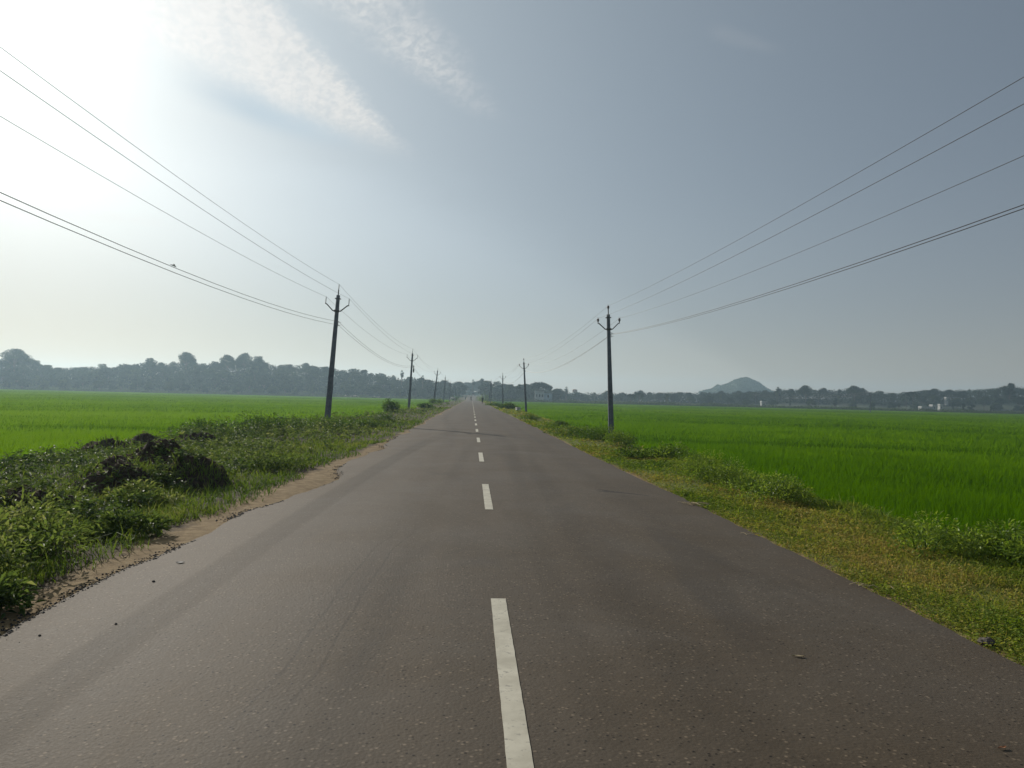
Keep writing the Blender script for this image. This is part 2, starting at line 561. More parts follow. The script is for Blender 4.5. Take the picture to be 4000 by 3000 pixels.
MAT['rice'] = leafy('rice_leaf', [(0.03, 0.085, 0.005), (0.068, 0.165, 0.009), (0.12, 0.24, 0.020), (0.17, 0.295, 0.04)], 0.55, 0.9, spec=0.0)
MAT['weed'] = leafy('weed_leaf', [(0.035, 0.062, 0.022), (0.08, 0.13, 0.033), (0.15, 0.21, 0.05), (0.26, 0.29, 0.10)], 0.46, 0.62, spec=0.16)
MAT['grassr'] = leafy('verge_grass', [(0.08, 0.15, 0.02), (0.17, 0.24, 0.035), (0.27, 0.28, 0.055), (0.36, 0.28, 0.09)], 0.4, 0.7, spec=0.1)
MAT['grassl'] = leafy('green_turf', [(0.04, 0.08, 0.014), (0.09, 0.15, 0.025), (0.15, 0.21, 0.04), (0.24, 0.24, 0.08)], 0.4, 0.7, spec=0.1)
MAT['bush'] = leafy('bush_leaf', [(0.025, 0.055, 0.012), (0.065, 0.13, 0.02), (0.14, 0.23, 0.035), (0.24, 0.33, 0.055)], 0.4, 0.5)
MAT['tree'] = leafy('tree_leaf', [(0.011, 0.022, 0.010), (0.022, 0.038, 0.014), (0.036, 0.056, 0.020), (0.065, 0.088, 0.032)], 0.25, 0.8, spec=0.05, vary=0.7)
MAT['scrub'] = leafy('scrub_leaf', [(0.03, 0.05, 0.016), (0.05, 0.08, 0.022), (0.085, 0.115, 0.035), (0.14, 0.15, 0.06)], 0.3, 0.8, spec=0.05)


# ------------------------------------------------------------------ terrain
ROAD_L, ROAD_R = -2.85, 3.40
FIELD_Z = -0.85


def road_z(y):
    return 2.9 * sst(np.asarray(y, float), 335, 660)


def lips(y):
    xl = -9.4 + 2.2 * sst(y, 34, 62) + 0.5 * fbm(y * 0.11, y * 0 + 3.0, 3)
    xr = 6.15 + 0.7 * fbm(y * 0.13, y * 0 + 9.0, 3) + 0.3 * sst(y, 60, 100)
    return xl, xr


def ground_z(x, y):
    x, y = np.asarray(x, float), np.asarray(y, float)
    xl, xr = lips(y)
    up = sst(x, xl - 1.7, xl) * sst(-x, -xr - 1.3, -xr)
    rz = road_z(y)
    bumps = fbm(x * 0.9, y * 0.9, 4) * 0.16 + fbm(x * 5.0, y * 5.0, 2) * 0.03
    off = sst(np.maximum(ROAD_L - x, x - ROAD_R), 0.15, 1.2)
    verge = rz - 0.035 - off * (0.02 + 0.09 * sst(x, 3.4, 6.0)) + bumps * off
    under = sst(np.maximum(ROAD_L - x, x - ROAD_R), -0.5, 0.05)
    verge = verge - 0.06 * (1 - under)
    return FIELD_Z + (verge - FIELD_Z) * up


def grid_mesh(name, xs, ys, zf, mat, smooth=True):
    Xg, Yg = np.meshgrid(xs, ys)
    Z = zf(Xg, Yg)
    V = np.stack([Xg.ravel(), Yg.ravel(), Z.ravel()], 1)
    nx, ny = len(xs), len(ys)
    i = (np.arange(ny - 1)[:, None] * nx + np.arange(nx - 1)[None]).ravel()
    T = np.concatenate([np.stack([i, i + 1, i + nx + 1], 1), np.stack([i, i + nx + 1, i + nx], 1)])
    return mesh_np(name, V, T, mat, smooth=smooth)


def spaced(parts):
    o = []
    for a, b, s in parts:
        o += list(np.arange(a, b, s))
    return np.array(o + [parts[-1][1]])


gx = spaced([(-1800, -300, 60), (-300, -40, 10), (-40, -14, 1.5), (-14, -2.2, 0.16), (-2.2, 2.8, 0.6), (2.8, 9, 0.14), (9, 40, 1.5), (40, 300, 10), (300, 1800, 60)])
gy = spaced([(-60, 2, 4), (2, 30, 0.2), (30, 70, 0.6), (70, 160, 2.5), (160, 720, 8), (720, 2000, 80)])
g = link('ground', grid_mesh('ground', gx, gy, ground_z, MAT['ground']))
tag(g, 'sandy verge soil and flat field earth either side of the road', 'ground', kind='structure')


# road slab with broken left edge
def build_road():
    ys = spaced([(-30, 2, 1.0), (2, 14, 0.05), (14, 40, 0.12), (40, 120, 0.5), (120, 720, 5)])
    n1 = fbm(ys * 0.35, ys * 0 + 1.5, 5)
    n2 = fbm(ys * 2.2, ys * 0 + 7.5, 4)
    bite = np.maximum(0, fbm(ys * 0.22, ys * 0 + 21.0, 3) - 0.05) * 1.6
    wid = 1.0 + 0 * ys
    xl = ROAD_L + n1 * 0.42 + n2 * 0.12 + bite * 0.7 + 0.12 * sst(ys, 8, 14)
    xr = ROAD_R + fbm(ys * 0.4, ys * 0 + 33.0, 4) * 0.16 + fbm(ys * 3.0, ys * 0 + 40.0, 2) * 0.05
    rz = road_z(ys)
    cols = 14
    V, T = [], []
    tt = np.linspace(0, 1, cols)
    rows = []
    for a, b, z, y in zip(xl, xr, rz, ys):
        x = a + (b - a) * tt
        crown = 0.05 * (1 - ((x - 0.27) / 3.2) ** 2)
        row = [(a - 0.035, y, z - 0.10)] + [(xx, y, z + c) for xx, c in zip(x, crown)] + [(b + 0.03, y, z - 0.10)]
        rows += row
    V = np.array(rows)
    nx, ny = cols + 2, len(ys)
    i = (np.arange(ny - 1)[:, None] * nx + np.arange(nx - 1)[None]).ravel()
    T = np.concatenate([np.stack([i, i + 1, i + nx + 1], 1), np.stack([i, i + nx + 1, i + nx], 1)])
    o = link('road', mesh_np('road', V, T, MAT['road'], smooth=False))
    tag(o, 'straight worn asphalt road running away to the wooded ridge', 'road', kind='structure')
    return ys, xl, xr


ROAD_Y, ROAD_XL, ROAD_XR = build_road()


def marking_material():
    m, nt, b = new_mat('road_paint')
    co = objco(nt)
    n = noise_x(nt, co, 30.0, 5.0, 0.7)
    n2 = noise_x(nt, co, 4.0, 4.0, 0.6)
    c = mixc(nt, n2.step(0.3, 0.7), (0.42, 0.385, 0.29), (0.60, 0.56, 0.44))
    c = mixc(nt, (n * 0.7 + n2 * 0.3).step(0.55, 0.66) * 0.75, c, (0.13, 0.115, 0.10))
    nt.links.new(c, b.inputs['Base Color'])
    b.inputs['Roughness'].default_value = 0.6
    return m


def build_marks():
    m = marking_material()
    k = 0
    V, T = [], []
    for j in range(40):
        y0 = 2.75 + 7.5 * j
        y1 = y0 + 3.0
        if j == 1:
            y0, y1 = 10.3, 13.3
        elif j > 1:
            y0 = 10.3 + 7.65 * (j - 1)
            y1 = y0 + 2.9
        n = 40 if j < 4 else 8
        for i in range(n + 1):
            y = y0 + (y1 - y0) * i / n
            jit = 0.0012
            a = 0.27 - 0.055 - 0.035 * (j == 0) + 0.0 + rng.uniform(-jit, jit)
            b = 0.27 + 0.055 - 0.035 * (j == 0) + rng.uniform(-jit, jit)
            z = float(road_z(y)) + 0.05 + 0.004
            V += [(a, y, z), (b, y, z)]
        s = len(V) - 2 * (n + 1)
        for i in range(n):
            q = s + 2 * i
            T += [(q, q + 1, q + 3), (q, q + 3, q + 2)]
    o = link('road_marking', mesh_np('road_marking', V, T, m))
    tag(o, 'cream dashed centre line painted along the asphalt', 'road marking', kind='structure')


build_marks()


# ------------------------------------------------------------------ leaf arrays
def unit(v):
    return v / np.maximum(np.linalg.norm(v, axis=1, keepdims=True), 1e-9)


class Plants:
    """Gathers leaf and blade geometry as numpy arrays; becomes one mesh."""
    def __init__(s):
        s.V, s.T, s.S, s.n = [], [], [], 0

    def _push(s, V, T, S):
        s.V.append(V)
        s.T.append(T + s.n)
        s.S.append(S)
        s.n += len(V)

    def leaves(s, P, D, L, W, shade, fold=0.15, droop=0.15):
        n = len(P)
        if n == 0:
            return
        L, W = np.broadcast_to(L, n)[:, None], np.broadcast_to(W, n)[:, None]
        D = unit(D)
        up = np.array([0, 0, 1.0]) + rng.normal(0, 0.35, (n, 3))
        S = unit(np.cross(D, up))
        N = np.cross(S, D)
        mid = P + D * L * 0.45
        v = np.stack([P, mid + S * W / 2 + N * L * fold, mid - S * W / 2 + N * L * fold, P + D * L - N * L * droop], 1).reshape(-1, 3)
        b = np.arange(n)[:, None] * 4
        t = np.concatenate([b + [0, 1, 3], b + [0, 3, 2]])
        s._push(v, t, np.repeat(np.broadcast_to(shade, n), 4))

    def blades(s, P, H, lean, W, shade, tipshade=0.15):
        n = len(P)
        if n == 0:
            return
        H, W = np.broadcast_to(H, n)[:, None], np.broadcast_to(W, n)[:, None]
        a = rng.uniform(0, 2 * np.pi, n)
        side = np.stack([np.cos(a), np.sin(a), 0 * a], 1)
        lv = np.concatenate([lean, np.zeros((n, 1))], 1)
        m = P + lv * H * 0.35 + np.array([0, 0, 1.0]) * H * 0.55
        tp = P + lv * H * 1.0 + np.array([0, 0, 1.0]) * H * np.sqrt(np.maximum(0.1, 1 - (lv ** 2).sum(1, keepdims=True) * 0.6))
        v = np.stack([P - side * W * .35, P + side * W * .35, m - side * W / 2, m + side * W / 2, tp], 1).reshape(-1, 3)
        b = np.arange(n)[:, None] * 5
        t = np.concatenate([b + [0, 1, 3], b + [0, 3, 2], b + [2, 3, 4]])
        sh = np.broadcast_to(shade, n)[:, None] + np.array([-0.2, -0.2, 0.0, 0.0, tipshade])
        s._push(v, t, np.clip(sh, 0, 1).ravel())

    def sheet(s, xs, ys, zf, shf):
        Xg, Yg = np.meshgrid(xs, ys)
        Z = zf(Xg, Yg)
        nx, ny = len(xs), len(ys)
        i = (np.arange(ny - 1)[:, None] * nx + np.arange(nx - 1)[None]).ravel()
        T = np.concatenate([np.stack([i, i + 1, i + nx + 1], 1), np.stack([i, i + nx + 1, i + nx], 1)])
        s._push(np.stack([Xg.ravel(), Yg.ravel(), Z.ravel()], 1), T, shf(Xg, Yg).ravel())

    def mesh(s, name, mat):
        return mesh_np(name, np.concatenate(s.V), np.concatenate(s.T), mat, np.concatenate(s.S))


def wedge(n, d0, d1, a0, a1):
    """n points spread evenly over a ring sector about the viewer's stretch of road (angles from +Y)."""
    d = np.sqrt(rng.uniform(d0 * d0, d1 * d1, n))
    a = rng.uniform(R(a0), R(a1), n)
    return d * np.sin(a), d * np.cos(a), d


# ------------------------------------------------------------------ rice fields
FAR_L, FAR_R = 455.0, 425.0


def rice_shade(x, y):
    s = 0.52 + np.where(x < 0, 0.15, -0.16 * (1 - sst(np.hypot(x, y), 12, 45))) + fbm(x * 0.035, y * 0.02, 4) * 0.5 + fbm(x * 0.35, y * 0.22, 3) * 0.22  # tone lifted left for hazy backlight, lowered near right for shade between stems
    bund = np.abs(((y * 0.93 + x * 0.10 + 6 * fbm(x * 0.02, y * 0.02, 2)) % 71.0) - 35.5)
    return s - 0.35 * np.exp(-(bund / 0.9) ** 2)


def rice_top(x, y):
    return FIELD_Z + 0.50 + fbm(x * 0.05, y * 0.04, 3) * 0.10 + fbm(x * 0.9, y * 0.5, 3) * 0.10


def build_rice(sidesign, far):
    pl = Plants()
    bands = [(7, 13, 28000), (13, 22, 60000), (22, 40, 80000), (40, 75, 80000), (75, 140, 80000), (140, 260, 90000), (260, 470, 90000)]
    for d0, d1, n in bands:
        a0, a1 = (3, 46) if sidesign > 0 else (-44, -1.5)
        if d1 <= 15 and sidesign < 0:
            continue
        x, y, d = wedge(n, d0, d1, a0, a1)
        xl, xr = lips(y)
        edge = (x > xr + 0.75 + 0.5 * rng.random(n)) if sidesign > 0 else (x < xl - 1.0 - 0.5 * rng.random(n))
        k = edge & (y < far)
        x, y, d = x[k], y[k], d[k]
        m = len(x)
        z0 = np.minimum(ground_z(x, y), -0.45) if sidesign > 0 else ground_z(x, y)
        top = rice_top(x, y)
        H = np.maximum(0.25, (top - z0)) * rng.uniform(0.86, 1.16, m)
        w = np.maximum(0.007, 0.00055 * d) * rng.uniform(0.8, 1.3, m)
        lean = rng.normal(0, 0.22, (m, 2)) + np.array([0.08, -0.03])
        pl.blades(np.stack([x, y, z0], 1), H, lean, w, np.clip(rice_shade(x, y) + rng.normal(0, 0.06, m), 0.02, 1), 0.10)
    if sidesign > 0:
        xs = spaced([(6.6, 14, 0.5), (14, 60, 2), (60, 200, 6), (200, 700, 20)])
    else:
        xs = -spaced([(8.8, 14, 0.5), (14, 60, 2), (60, 200, 6), (200, 700, 20)])[::-1]
    ys = spaced([(-20, 4, 4), (4, 40, 0.7), (40, 120, 1.5), (120, far, 4)])

    def zf(x, y):
        xl, xr = lips(y)
        ins = sst(x, xr + 0.4, xr + 1.7) if sidesign > 0 else sst(-x, -xl + 0.8, -xl + 2.2)
        d = np.hypot(x, y)
        low = 0.17 - 0.05 * sst(d, 60, 250) + 0.12 * (1 - sst(d, 12, 40))
        jit = (rng.random(x.shape) - 0.5) * 0.08 * sst(d, 20, 90)
        return np.maximum(FIELD_Z - 0.1, FIELD_Z - 0.3 + ins * (rice_top(x, y) - low - FIELD_Z + 0.3) + jit)
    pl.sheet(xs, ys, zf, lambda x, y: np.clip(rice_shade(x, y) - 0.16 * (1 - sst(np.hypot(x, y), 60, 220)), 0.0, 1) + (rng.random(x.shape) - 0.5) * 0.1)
    o = link('rice_crop', pl.mesh('rice_crop', MAT['rice']))
    tag(o, 'paddy of young green rice left of the road below the mounds' if sidesign < 0 else
        'paddy of deep green rice right of the road below the grassy bank', 'rice crop', kind='stuff')


build_rice(1, FAR_R)
build_rice(-1, FAR_L)

# ------------------------------------------------------------------ soil heaps on the left verge
HEAPS = [  # x, y, radius x, radius y, height, label
    (-5.60, 12.6, 0.75, 0.80, 0.52, 'steep dark soil heap in front of the long one, its peak nearest the road'),
    (-5.55, 14.2, 1.00, 0.80, 0.66, 'tallest dark soil heap with a humped crest among the weeds'),
    (-4.75, 13.3, 0.80, 0.62, 0.46, 'low dark soil shoulder at the road end of the big heaps'),
    (-5.45, 9.9, 0.85, 0.60, 0.36, 'small dark soil heap nearest the viewer, behind the bright leafy weeds'),
    (-11.0, 19.0, 1.35, 0.8, 0.42, 'broad dark soil heap at the far left of the paddy edge'),
    (-10.1, 20.6, 1.35, 0.8, 0.46, 'rounded dark soil heap standing out against the bright paddy'),
    (-9.3, 22.4, 0.75, 0.6, 0.30, 'little dark soil heap right of the rounded one at the paddy edge'),
    (-7.9, 22.9, 0.95, 0.7, 0.40, 'dark soil heap under the dense bushes, farthest along the verge'),
    (-6.7, 17.4, 1.0, 0.8, 0.34, 'flat weedy soil heap midway between big heaps and paddy'),
]


def heap_z(x, y):
    h = np.zeros_like(np.asarray(x, float))
    for hx, hy, rx, ry, hh, _ in HEAPS:
        r = np.sqrt(((x - hx) / rx) ** 2 + ((y - hy) / ry) ** 2)
        h = np.maximum(h, hh * np.clip(1 - r ** 1.6, 0, 1))
    return h


def build_heaps():
    for i, (hx, hy, rx, ry, hh, lab) in enumerate(HEAPS):
        n, rings = 72, 26
        V = []
        rr = np.linspace(0, 1.12, rings)
        for r in rr:
            a = np.linspace(0, 2 * np.pi, n, endpoint=False)
            x, y = hx + np.cos(a) * r * rx, hy + np.sin(a) * r * ry
            z = ground_z(x, y) + hh * np.clip(1 - r ** 1.6, -0.06, 1)
            lump = fbm(x * 3.0 + i, y * 3.0, 4) * 0.75 * hh + np.abs(fbm(x * 9.0, y * 9.0, 3)) * 0.35 * hh - 0.03 * hh + fbm(x * 26.0, y * 26.0, 2) * 0.10 * hh
            z = z + lump * sst(np.full(n, 1.12 - r), 0, 0.3)
            if r == 0:
                z[:] = z.mean()
            V.append(np.stack([x, y, z - 0.03 * (r > 1)], 1))
        V = np.concatenate(V)
        T = []
        for k in range(rings - 1):
            a = np.arange(n)
            b = (a + 1) % n
            T += [np.stack([k * n + a, (k + 1) * n + a, (k + 1) * n + b], 1), np.stack([k * n + a, (k + 1) * n + b, k * n + b], 1)]
        V[:, :2] -= [hx, hy]
        o = link('soil_heap', mesh_np('soil_heap', V, np.concatenate(T), MAT['heap']), loc=(hx, hy, 0))
        tag(o, lab, 'soil heap', 'dark soil heaps dumped on the left verge')


build_heaps()


# ------------------------------------------------------------------ verge vegetation
def weeds_into(pl, x, y, z, h, leaves, L, shade, flat=0.35):
    """Herb plants: stem with leaves spread along it."""
    n = len(x)
    h = np.broadcast_to(h, n)
    L = np.broadcast_to(L, n)
    k = leaves
    t = rng.uniform(0.15, 1.0, (n, k))
    a = rng.uniform(0, 2 * np.pi, (n, k))
    lean = rng.normal(0, 0.25, (n, 2))
    P = np.stack([x[:, None] + lean[:, :1] * h[:, None] * t, y[:, None] + lean[:, 1:] * h[:, None] * t, z[:, None] + h[:, None] * t], 2).reshape(-1, 3)
    D = np.stack([np.cos(a), np.sin(a), rng.normal(flat, 0.3, (n, k))], 2).reshape(-1, 3)
    LL = (L[:, None] * rng.uniform(0.6, 1.25, (n, k))).ravel()
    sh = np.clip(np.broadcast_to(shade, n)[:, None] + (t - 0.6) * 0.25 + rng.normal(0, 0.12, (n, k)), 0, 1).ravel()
    pl.leaves(P, D, LL, LL * rng.uniform(0.38, 0.6, len(LL)), sh, 0.10, 0.18)
    pl.blades(np.stack([x, y, z - 0.02], 1), h, lean, np.maximum(0.006, L * 0.07), np.broadcast_to(shade, n) * 0.7)


def build_left_verge():
    # turf near the asphalt
    pl = Plants()
    for d0, d1, n in [(3.5, 8, 26000), (8, 14, 30000), (14, 26, 30000), (26, 50, 26000), (50, 110, 20000), (110, 330, 12000)]:
        x, y, d = wedge(n * 2, d0, d1, -66, -0.5)
        xl, xr = lips(y)
        strip = -3.26 + fbm(x * 0.9, y * 0.9, 3) * 0.8 + fbm(y * 0.25, y * 0 + 2.2, 3) * 0.8 + 0.48 * sst(y, 9, 28)
        dens = sst(strip - x, 0.0, 0.35) * (0.35 + 0.65 * (fbm(x * 0.8 + 9, y * 0.8, 3) > -0.08)) * np.where(x > -5.2, 1.0, 0.45)
        k = (x > xl - 1.2) & (rng.random(len(x)) < dens) & (x < -2.75)
        x, y, d = x[k], y[k], d[k]
        m = len(x)
        z = ground_z(x, y) + heap_z(x, y) * 0.9
        H = rng.uniform(0.05, 0.16, m) * (1 + 0.7 * (rng.random(m) > 0.9)) * np.where(x < -5, 1.3, 1.0)
        w = np.maximum(0.006, 0.0011 * d) * rng.uniform(0.8, 1.3, m)
        sh = np.clip(0.5 + fbm(x * 0.6, y * 0.5, 3) * 0.8 + rng.normal(0, 0.15, m), 0, 1)
        pl.blades(np.stack([x, y, z - 0.01], 1), H, rng.normal(0, 0.55, (m, 2)), w, sh)
    o = link('verge_grass', pl.mesh('verge_grass', MAT['grassl']))
    tag(o, 'short green grass on the left verge beside the sandy strip', 'grass', kind='stuff')
    # leafy creeping weeds over the soil
    pl = Plants()
    for d0, d1, n, k_, L in [(4.5, 9, 2600, 11, 0.062), (9, 15, 4200, 10, 0.075), (15, 24, 4600, 9, 0.085), (24, 42, 4600, 9, 0.11), (42, 80, 2600, 8, 0.16), (80, 200, 2200, 7, 0.26)]:
        x, y, d = wedge(n * 3, d0, d1, -64, -1)
        xl, xr = lips(y)
        patch = fbm(x * 0.45 + 4, y * 0.45, 4)
        inner = -4.05 + fbm(x * 0.5, y * 0.5, 3) * 1.2 + 0.2 * sst(y, 20, 40)
        hz = heap_z(x, y)
        dens = sst(inner - x, 0.0, 0.7) * np.clip(0.46 + patch * 2.6, 0.05, 1) * np.where(hz > 0.12, 0.42, 1.0)
        k = (x > xl - 1.1) & (rng.random(len(x)) < dens)
        x, y, d, hz, patch = x[k], y[k], d[k], hz[k], patch[k]
        m = len(x)
        z = ground_z(x, y) + hz
        h = rng.uniform(0.08, 0.30, m) * (1 + 0.9 * np.clip(patch, 0, 1)) * np.where(y > 24, 1.5, 1.0)
        sh = np.clip(0.42 + fbm(x * 0.7 + 1, y * 0.6, 3) * 0.9 + rng.normal(0, 0.13, m), 0, 1)
        weeds_into(pl, x, y, z, h, k_, L * rng.uniform(0.7, 1.3, m), sh)
    o = link('verge_weeds', pl.mesh('verge_weeds', MAT['weed']))
    tag(o, 'broad leaved weeds creeping over the dark soil of the left verge', 'weeds', kind='stuff')


def build_right_verge():
    pl = Plants()
    for d0, d1, n in [(4, 8, 60000), (8, 14, 70000), (14, 26, 60000), (26, 55, 40000), (55, 120, 24000), (120, 330, 14000)]:
        x, y, d = wedge(n * 2, d0, d1, 0.5, 62)
        xl, xr = lips(y)
        ed = np.interp(y, ROAD_Y, ROAD_XR)
        k = (x > ed + 0.02 + np.abs(rng.normal(0, 0.06, len(x)))) & (x < xr + 0.9 + rng.random(len(x)) * 0.5)
        k &= rng.random(len(x)) < np.clip(0.75 + fbm(x * 1.5, y * 1.5, 3) * 1.6, 0.15, 1)
        x, y, d = x[k], y[k], d[k]
        m = len(x)
        z = ground_z(x, y)
        near_edge = sst(x, 3.4, 4.3)
        H = rng.uniform(0.025, 0.07, m) * (0.6 + 0.7 * near_edge + 1.6 * sst(x - xr[k], -0.9, 0.4) * (fbm(x * 1.3, y * 0.9, 3) > -0.1)) * (1 + 1.0 * (rng.random(m) > 0.97))
        w = np.maximum(0.006, 0.0011 * d) * rng.uniform(0.8, 1.4, m)
        sh = np.clip(0.42 + fbm(x * 0.8 + 3, y * 0.5, 4) * 1.35 + rng.normal(0, 0.17, m), 0, 1)
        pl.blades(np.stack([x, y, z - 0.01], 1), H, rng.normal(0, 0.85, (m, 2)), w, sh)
        q = rng.random(m) < 0.5                      # small round leaves among the blades
        P = np.stack([x[q], y[q], z[q] + rng.uniform(0.01, 0.06, q.sum())], 1)
        a = rng.uniform(0, 6.28, q.sum())
        Ls = np.maximum(0.026, 0.0030 * d[q]) * rng.uniform(0.7, 1.4, q.sum())
        pl.leaves(P, np.stack([np.cos(a), np.sin(a), rng.uniform(0, 0.6, q.sum())], 1), Ls, Ls * 0.7, np.clip(sh[q] + 0.05, 0, 1))
    o = link('verge_grass', pl.mesh('verge_grass', MAT['grassr']))
    tag(o, 'yellowing short grass on the right bank beside the asphalt', 'grass', kind='stuff')


build_left_verge()
build_right_verge()


def bush_mesh(name, rx, ry, h, n, L, lo, hi, mat, seed, stems=9):
    """Roundish shrub: leaf sprays gathered into clumps with gaps, plus stems."""
    global rng
    keep = rng
    rng = np.random.default_rng(seed)
    pl = Plants()
    c = 9
    ca = rng.uniform(0, 6.28, c)
    cr = np.sqrt(rng.random(c)) * 0.92
    C = np.stack([np.cos(ca) * cr * rx, np.sin(ca) * cr * ry, h * rng.uniform(0.25, 0.85, c) * (1 - cr * 0.45)], 1)
    tone = rng.uniform(lo, hi, c)
    for i in range(c):
        m = n // c
        v = unit(rng.normal(0, 1, (m, 3))) * (rng.random((m, 1)) ** 0.45) * np.array([rx * 0.48, ry * 0.48, h * 0.34])
        P = C[i] + v
        ok = P[:, 2] > 0.02
        P, v = P[ok], v[ok]
        D = unit(v) + rng.normal(0, 0.5, v.shape) + np.array([0, 0, 0.2])
        pl.leaves(P, D, L * rng.uniform(0.6, 1.3, len(P)), L * rng.uniform(0.28, 0.5, len(P)), np.clip(tone[i] + rng.normal(0, 0.14, len(P)), 0, 1))
    sp = np.stack([rng.normal(0, rx * 0.25, stems), rng.normal(0, ry * 0.25, stems), np.full(stems, -0.05)], 1)
    pl.blades(sp, h * rng.uniform(0.7, 1.0, stems), rng.normal(0, 0.3, (stems, 2)), np.full(stems, 0.02), np.full(stems, 0.15))
    me = pl.mesh(name, mat)
    rng = keep
    return me


def plant(name, x, y, rx, ry, h, n, L, lo, hi, lab, cat, group=None, seed=1, mat=None, dz=0.0):
    o = link(name, bush_mesh(name, rx, ry, h, n, L, lo, hi, mat or MAT['bush'], seed),
             loc=(x, y, float(ground_z(x, y)) + float(heap_z(x, y)) * 0.8 + dz))
    tag(o, lab, cat, group)
    return o


GR, GL = 'bushes along the right bank', 'bushes and tall weeds on the left verge'
RB = [
    (4.45, 34.2, 0.85, 0.8, 0.65, .2, .6, 'leftmost dark bush of the cluster before the right near pole'),
    (5.0, 32.6, 0.85, 0.8, 0.60, .1, .5, 'middle bush of the dark cluster before the right near pole'),
    (5.35, 31.3, 0.8, 0.7, 0.55, .15, .5, 'low dark bush at the right end of the cluster by the pole'),
    (5.45, 28.6, 0.55, 0.5, 0.55, .3, .7, 'rounded green bush just in front of the right near pole foot'),
    (4.9, 22.1, 0.6, 0.5, 0.38, .3, .7, 'thin wispy bush on brown grass past the oil smear'),
    (5.6, 22.0, 0.6, 0.5, 0.55, .4, .8, 'loose pale green bush at the paddy lip behind the wispy one'),
    (5.75, 18.6, 0.7, 0.6, 0.50, .4, .85, 'bright bush hanging over the paddy lip, third up the bank'),
    (5.15, 15.1, 0.62, 0.5, 0.50, .25, .8, 'dense bush with a dark hollow on the right bank'),
    (5.30, 14.0, 0.55, 0.5, 0.42, .5, .95, 'light green sprawling bush between two dark-hollowed ones'),
    (5.20, 12.9, 0.6, 0.5, 0.48, .3, .85, 'wide bush with dark underside, lowest of the row on the bank'),
    (5.55, 8.5, 0.62, 0.5, 0.42, .5, 1.0, 'bright leafy plant spilling from the bank beside dark rice'),
    (6.05, 8.1, 0.55, 0.5, 0.36, .5, .95, 'low bright creeper next to the leafy plant on the bank'),
    (5.85, 6.9, 0.5, 0.5, 0.38, .35, .8, 'green plant at the right frame edge above the grass'),
    (4.55, 57.0, 0.7, 0.8, 0.45, .2, .55, 'single dark tussock bush on the right verge beyond the cluster'),
    (5.3, 47.0, 0.5, 0.6, 0.35, .3, .6, 'small brownish tussock on the right verge beyond the cluster'),
    (5.3, 112.0, 1.3, 1.2, 0.9, .2, .55, 'tall weed clump beyond the white culvert block'),
    (5.2, 150.0, 1.9, 1.5, 0.6, .05, .4, 'wide dark low bush near the third right pole'),
    (4.8, 300.0, 2.2, 2.5, 3.2, .3, .6, 'roadside bush behind the walking person'),
]
for i, (x, y, rx, ry, h, lo, hi, lab) in enumerate(RB):
    nn = 1500 if y < 20 else 900
    Lf = 0.055 if y < 20 else 0.085 if y < 60 else 0.25
    plant('roadside_bush', x, y, rx * 1.2, ry * 1.1, h * (1.1 if y < 60 else 1.0), int(nn * 1.5), Lf, min(1, lo + .1), min(1, hi + .15), lab, 'bush', GR, 50 + i)
LB = [
    (-3.95, 6.6, 0.62, 0.6, 0.52, .45, 1.0, 'bright leafy weed clump in the near left corner'),
    (-4.35, 7.8, 0.65, 0.6, 0.55, .35, .95, 'tall bright weed clump behind the near corner one'),
    (-3.55, 5.5, 0.42, 0.5, 0.30, .2, .8, 'low dark weed clump at the lower left frame edge'),
    (-3.75, 8.6, 0.35, 0.35, 0.24, .2, .7, 'small grey green herb by the sandy strip'),
    (-4.55, 10.9, 0.42, 0.4, 0.32, .4, .9, 'fresh green weed clump at the foot of the big heap'),
    (-3.9, 16.0, 0.6, 0.7, 0.40, .25, .7, 'rounded weed clump right of the big soil heap'),
    (-8.95, 27.3, 0.95, 0.9, 0.80, .15, .6, 'first bush of the dense row left of the near pole'),
    (-9.9, 28.4, 0.95, 0.9, 0.70, .2, .6, 'leftmost rounded bush standing against the paddy'),
    (-8.1, 29.5, 1.1, 1.0, 0.95, .15, .6, 'tallest bush of the dense row left of the near pole'),
    (-7.2, 30.6, 1.1, 1.0, 0.80, .2, .65, 'bush of the dense row next to the near pole foot'),
    (-6.3, 32.6, 1.1, 1.0, 0.70, .25, .7, 'bush right in front of the near left pole foot'),
    (-5.4, 37.0, 1.0, 1.2, 0.55, .2, .6, 'low dark bush between the near pole and the road'),
    (-5.2, 46.0, 0.9, 1.2, 0.55, .1, .5, 'dark rounded bush on the verge beyond the near pole'),
    (-7.6, 72.0, 1.0, 1.0, 1.35, .2, .6, 'tall reedy bush with pale dead stalks at the paddy edge'),
    (-6.0, 100.0, 1.0, 1.2, 0.7, .1, .5, 'dark bush beside the left culvert block'),
    (-7.0, 150.0, 1.3, 1.3, 1.2, .3, .7, 'leafy sapling clump at the third left pole'),
    (-6.5, 290.0, 2.2, 2.5, 2.4, .2, .5, 'roadside bush just past the white cow'),
]
for i, (x, y, rx, ry, h, lo, hi, lab) in enumerate(LB):
    nn = 1300 if y < 20 else 1000
    Lf = 0.075 if y < 20 else 0.10 if y < 60 else 0.22
    plant('leafy_weed' if y < 20 else 'roadside_bush', x, y, rx, ry, h, nn, Lf, lo, hi, lab, 'weed clump' if y < 20 else 'bush', GL, 90 + i,
          MAT['weed'] if y < 20 else None)


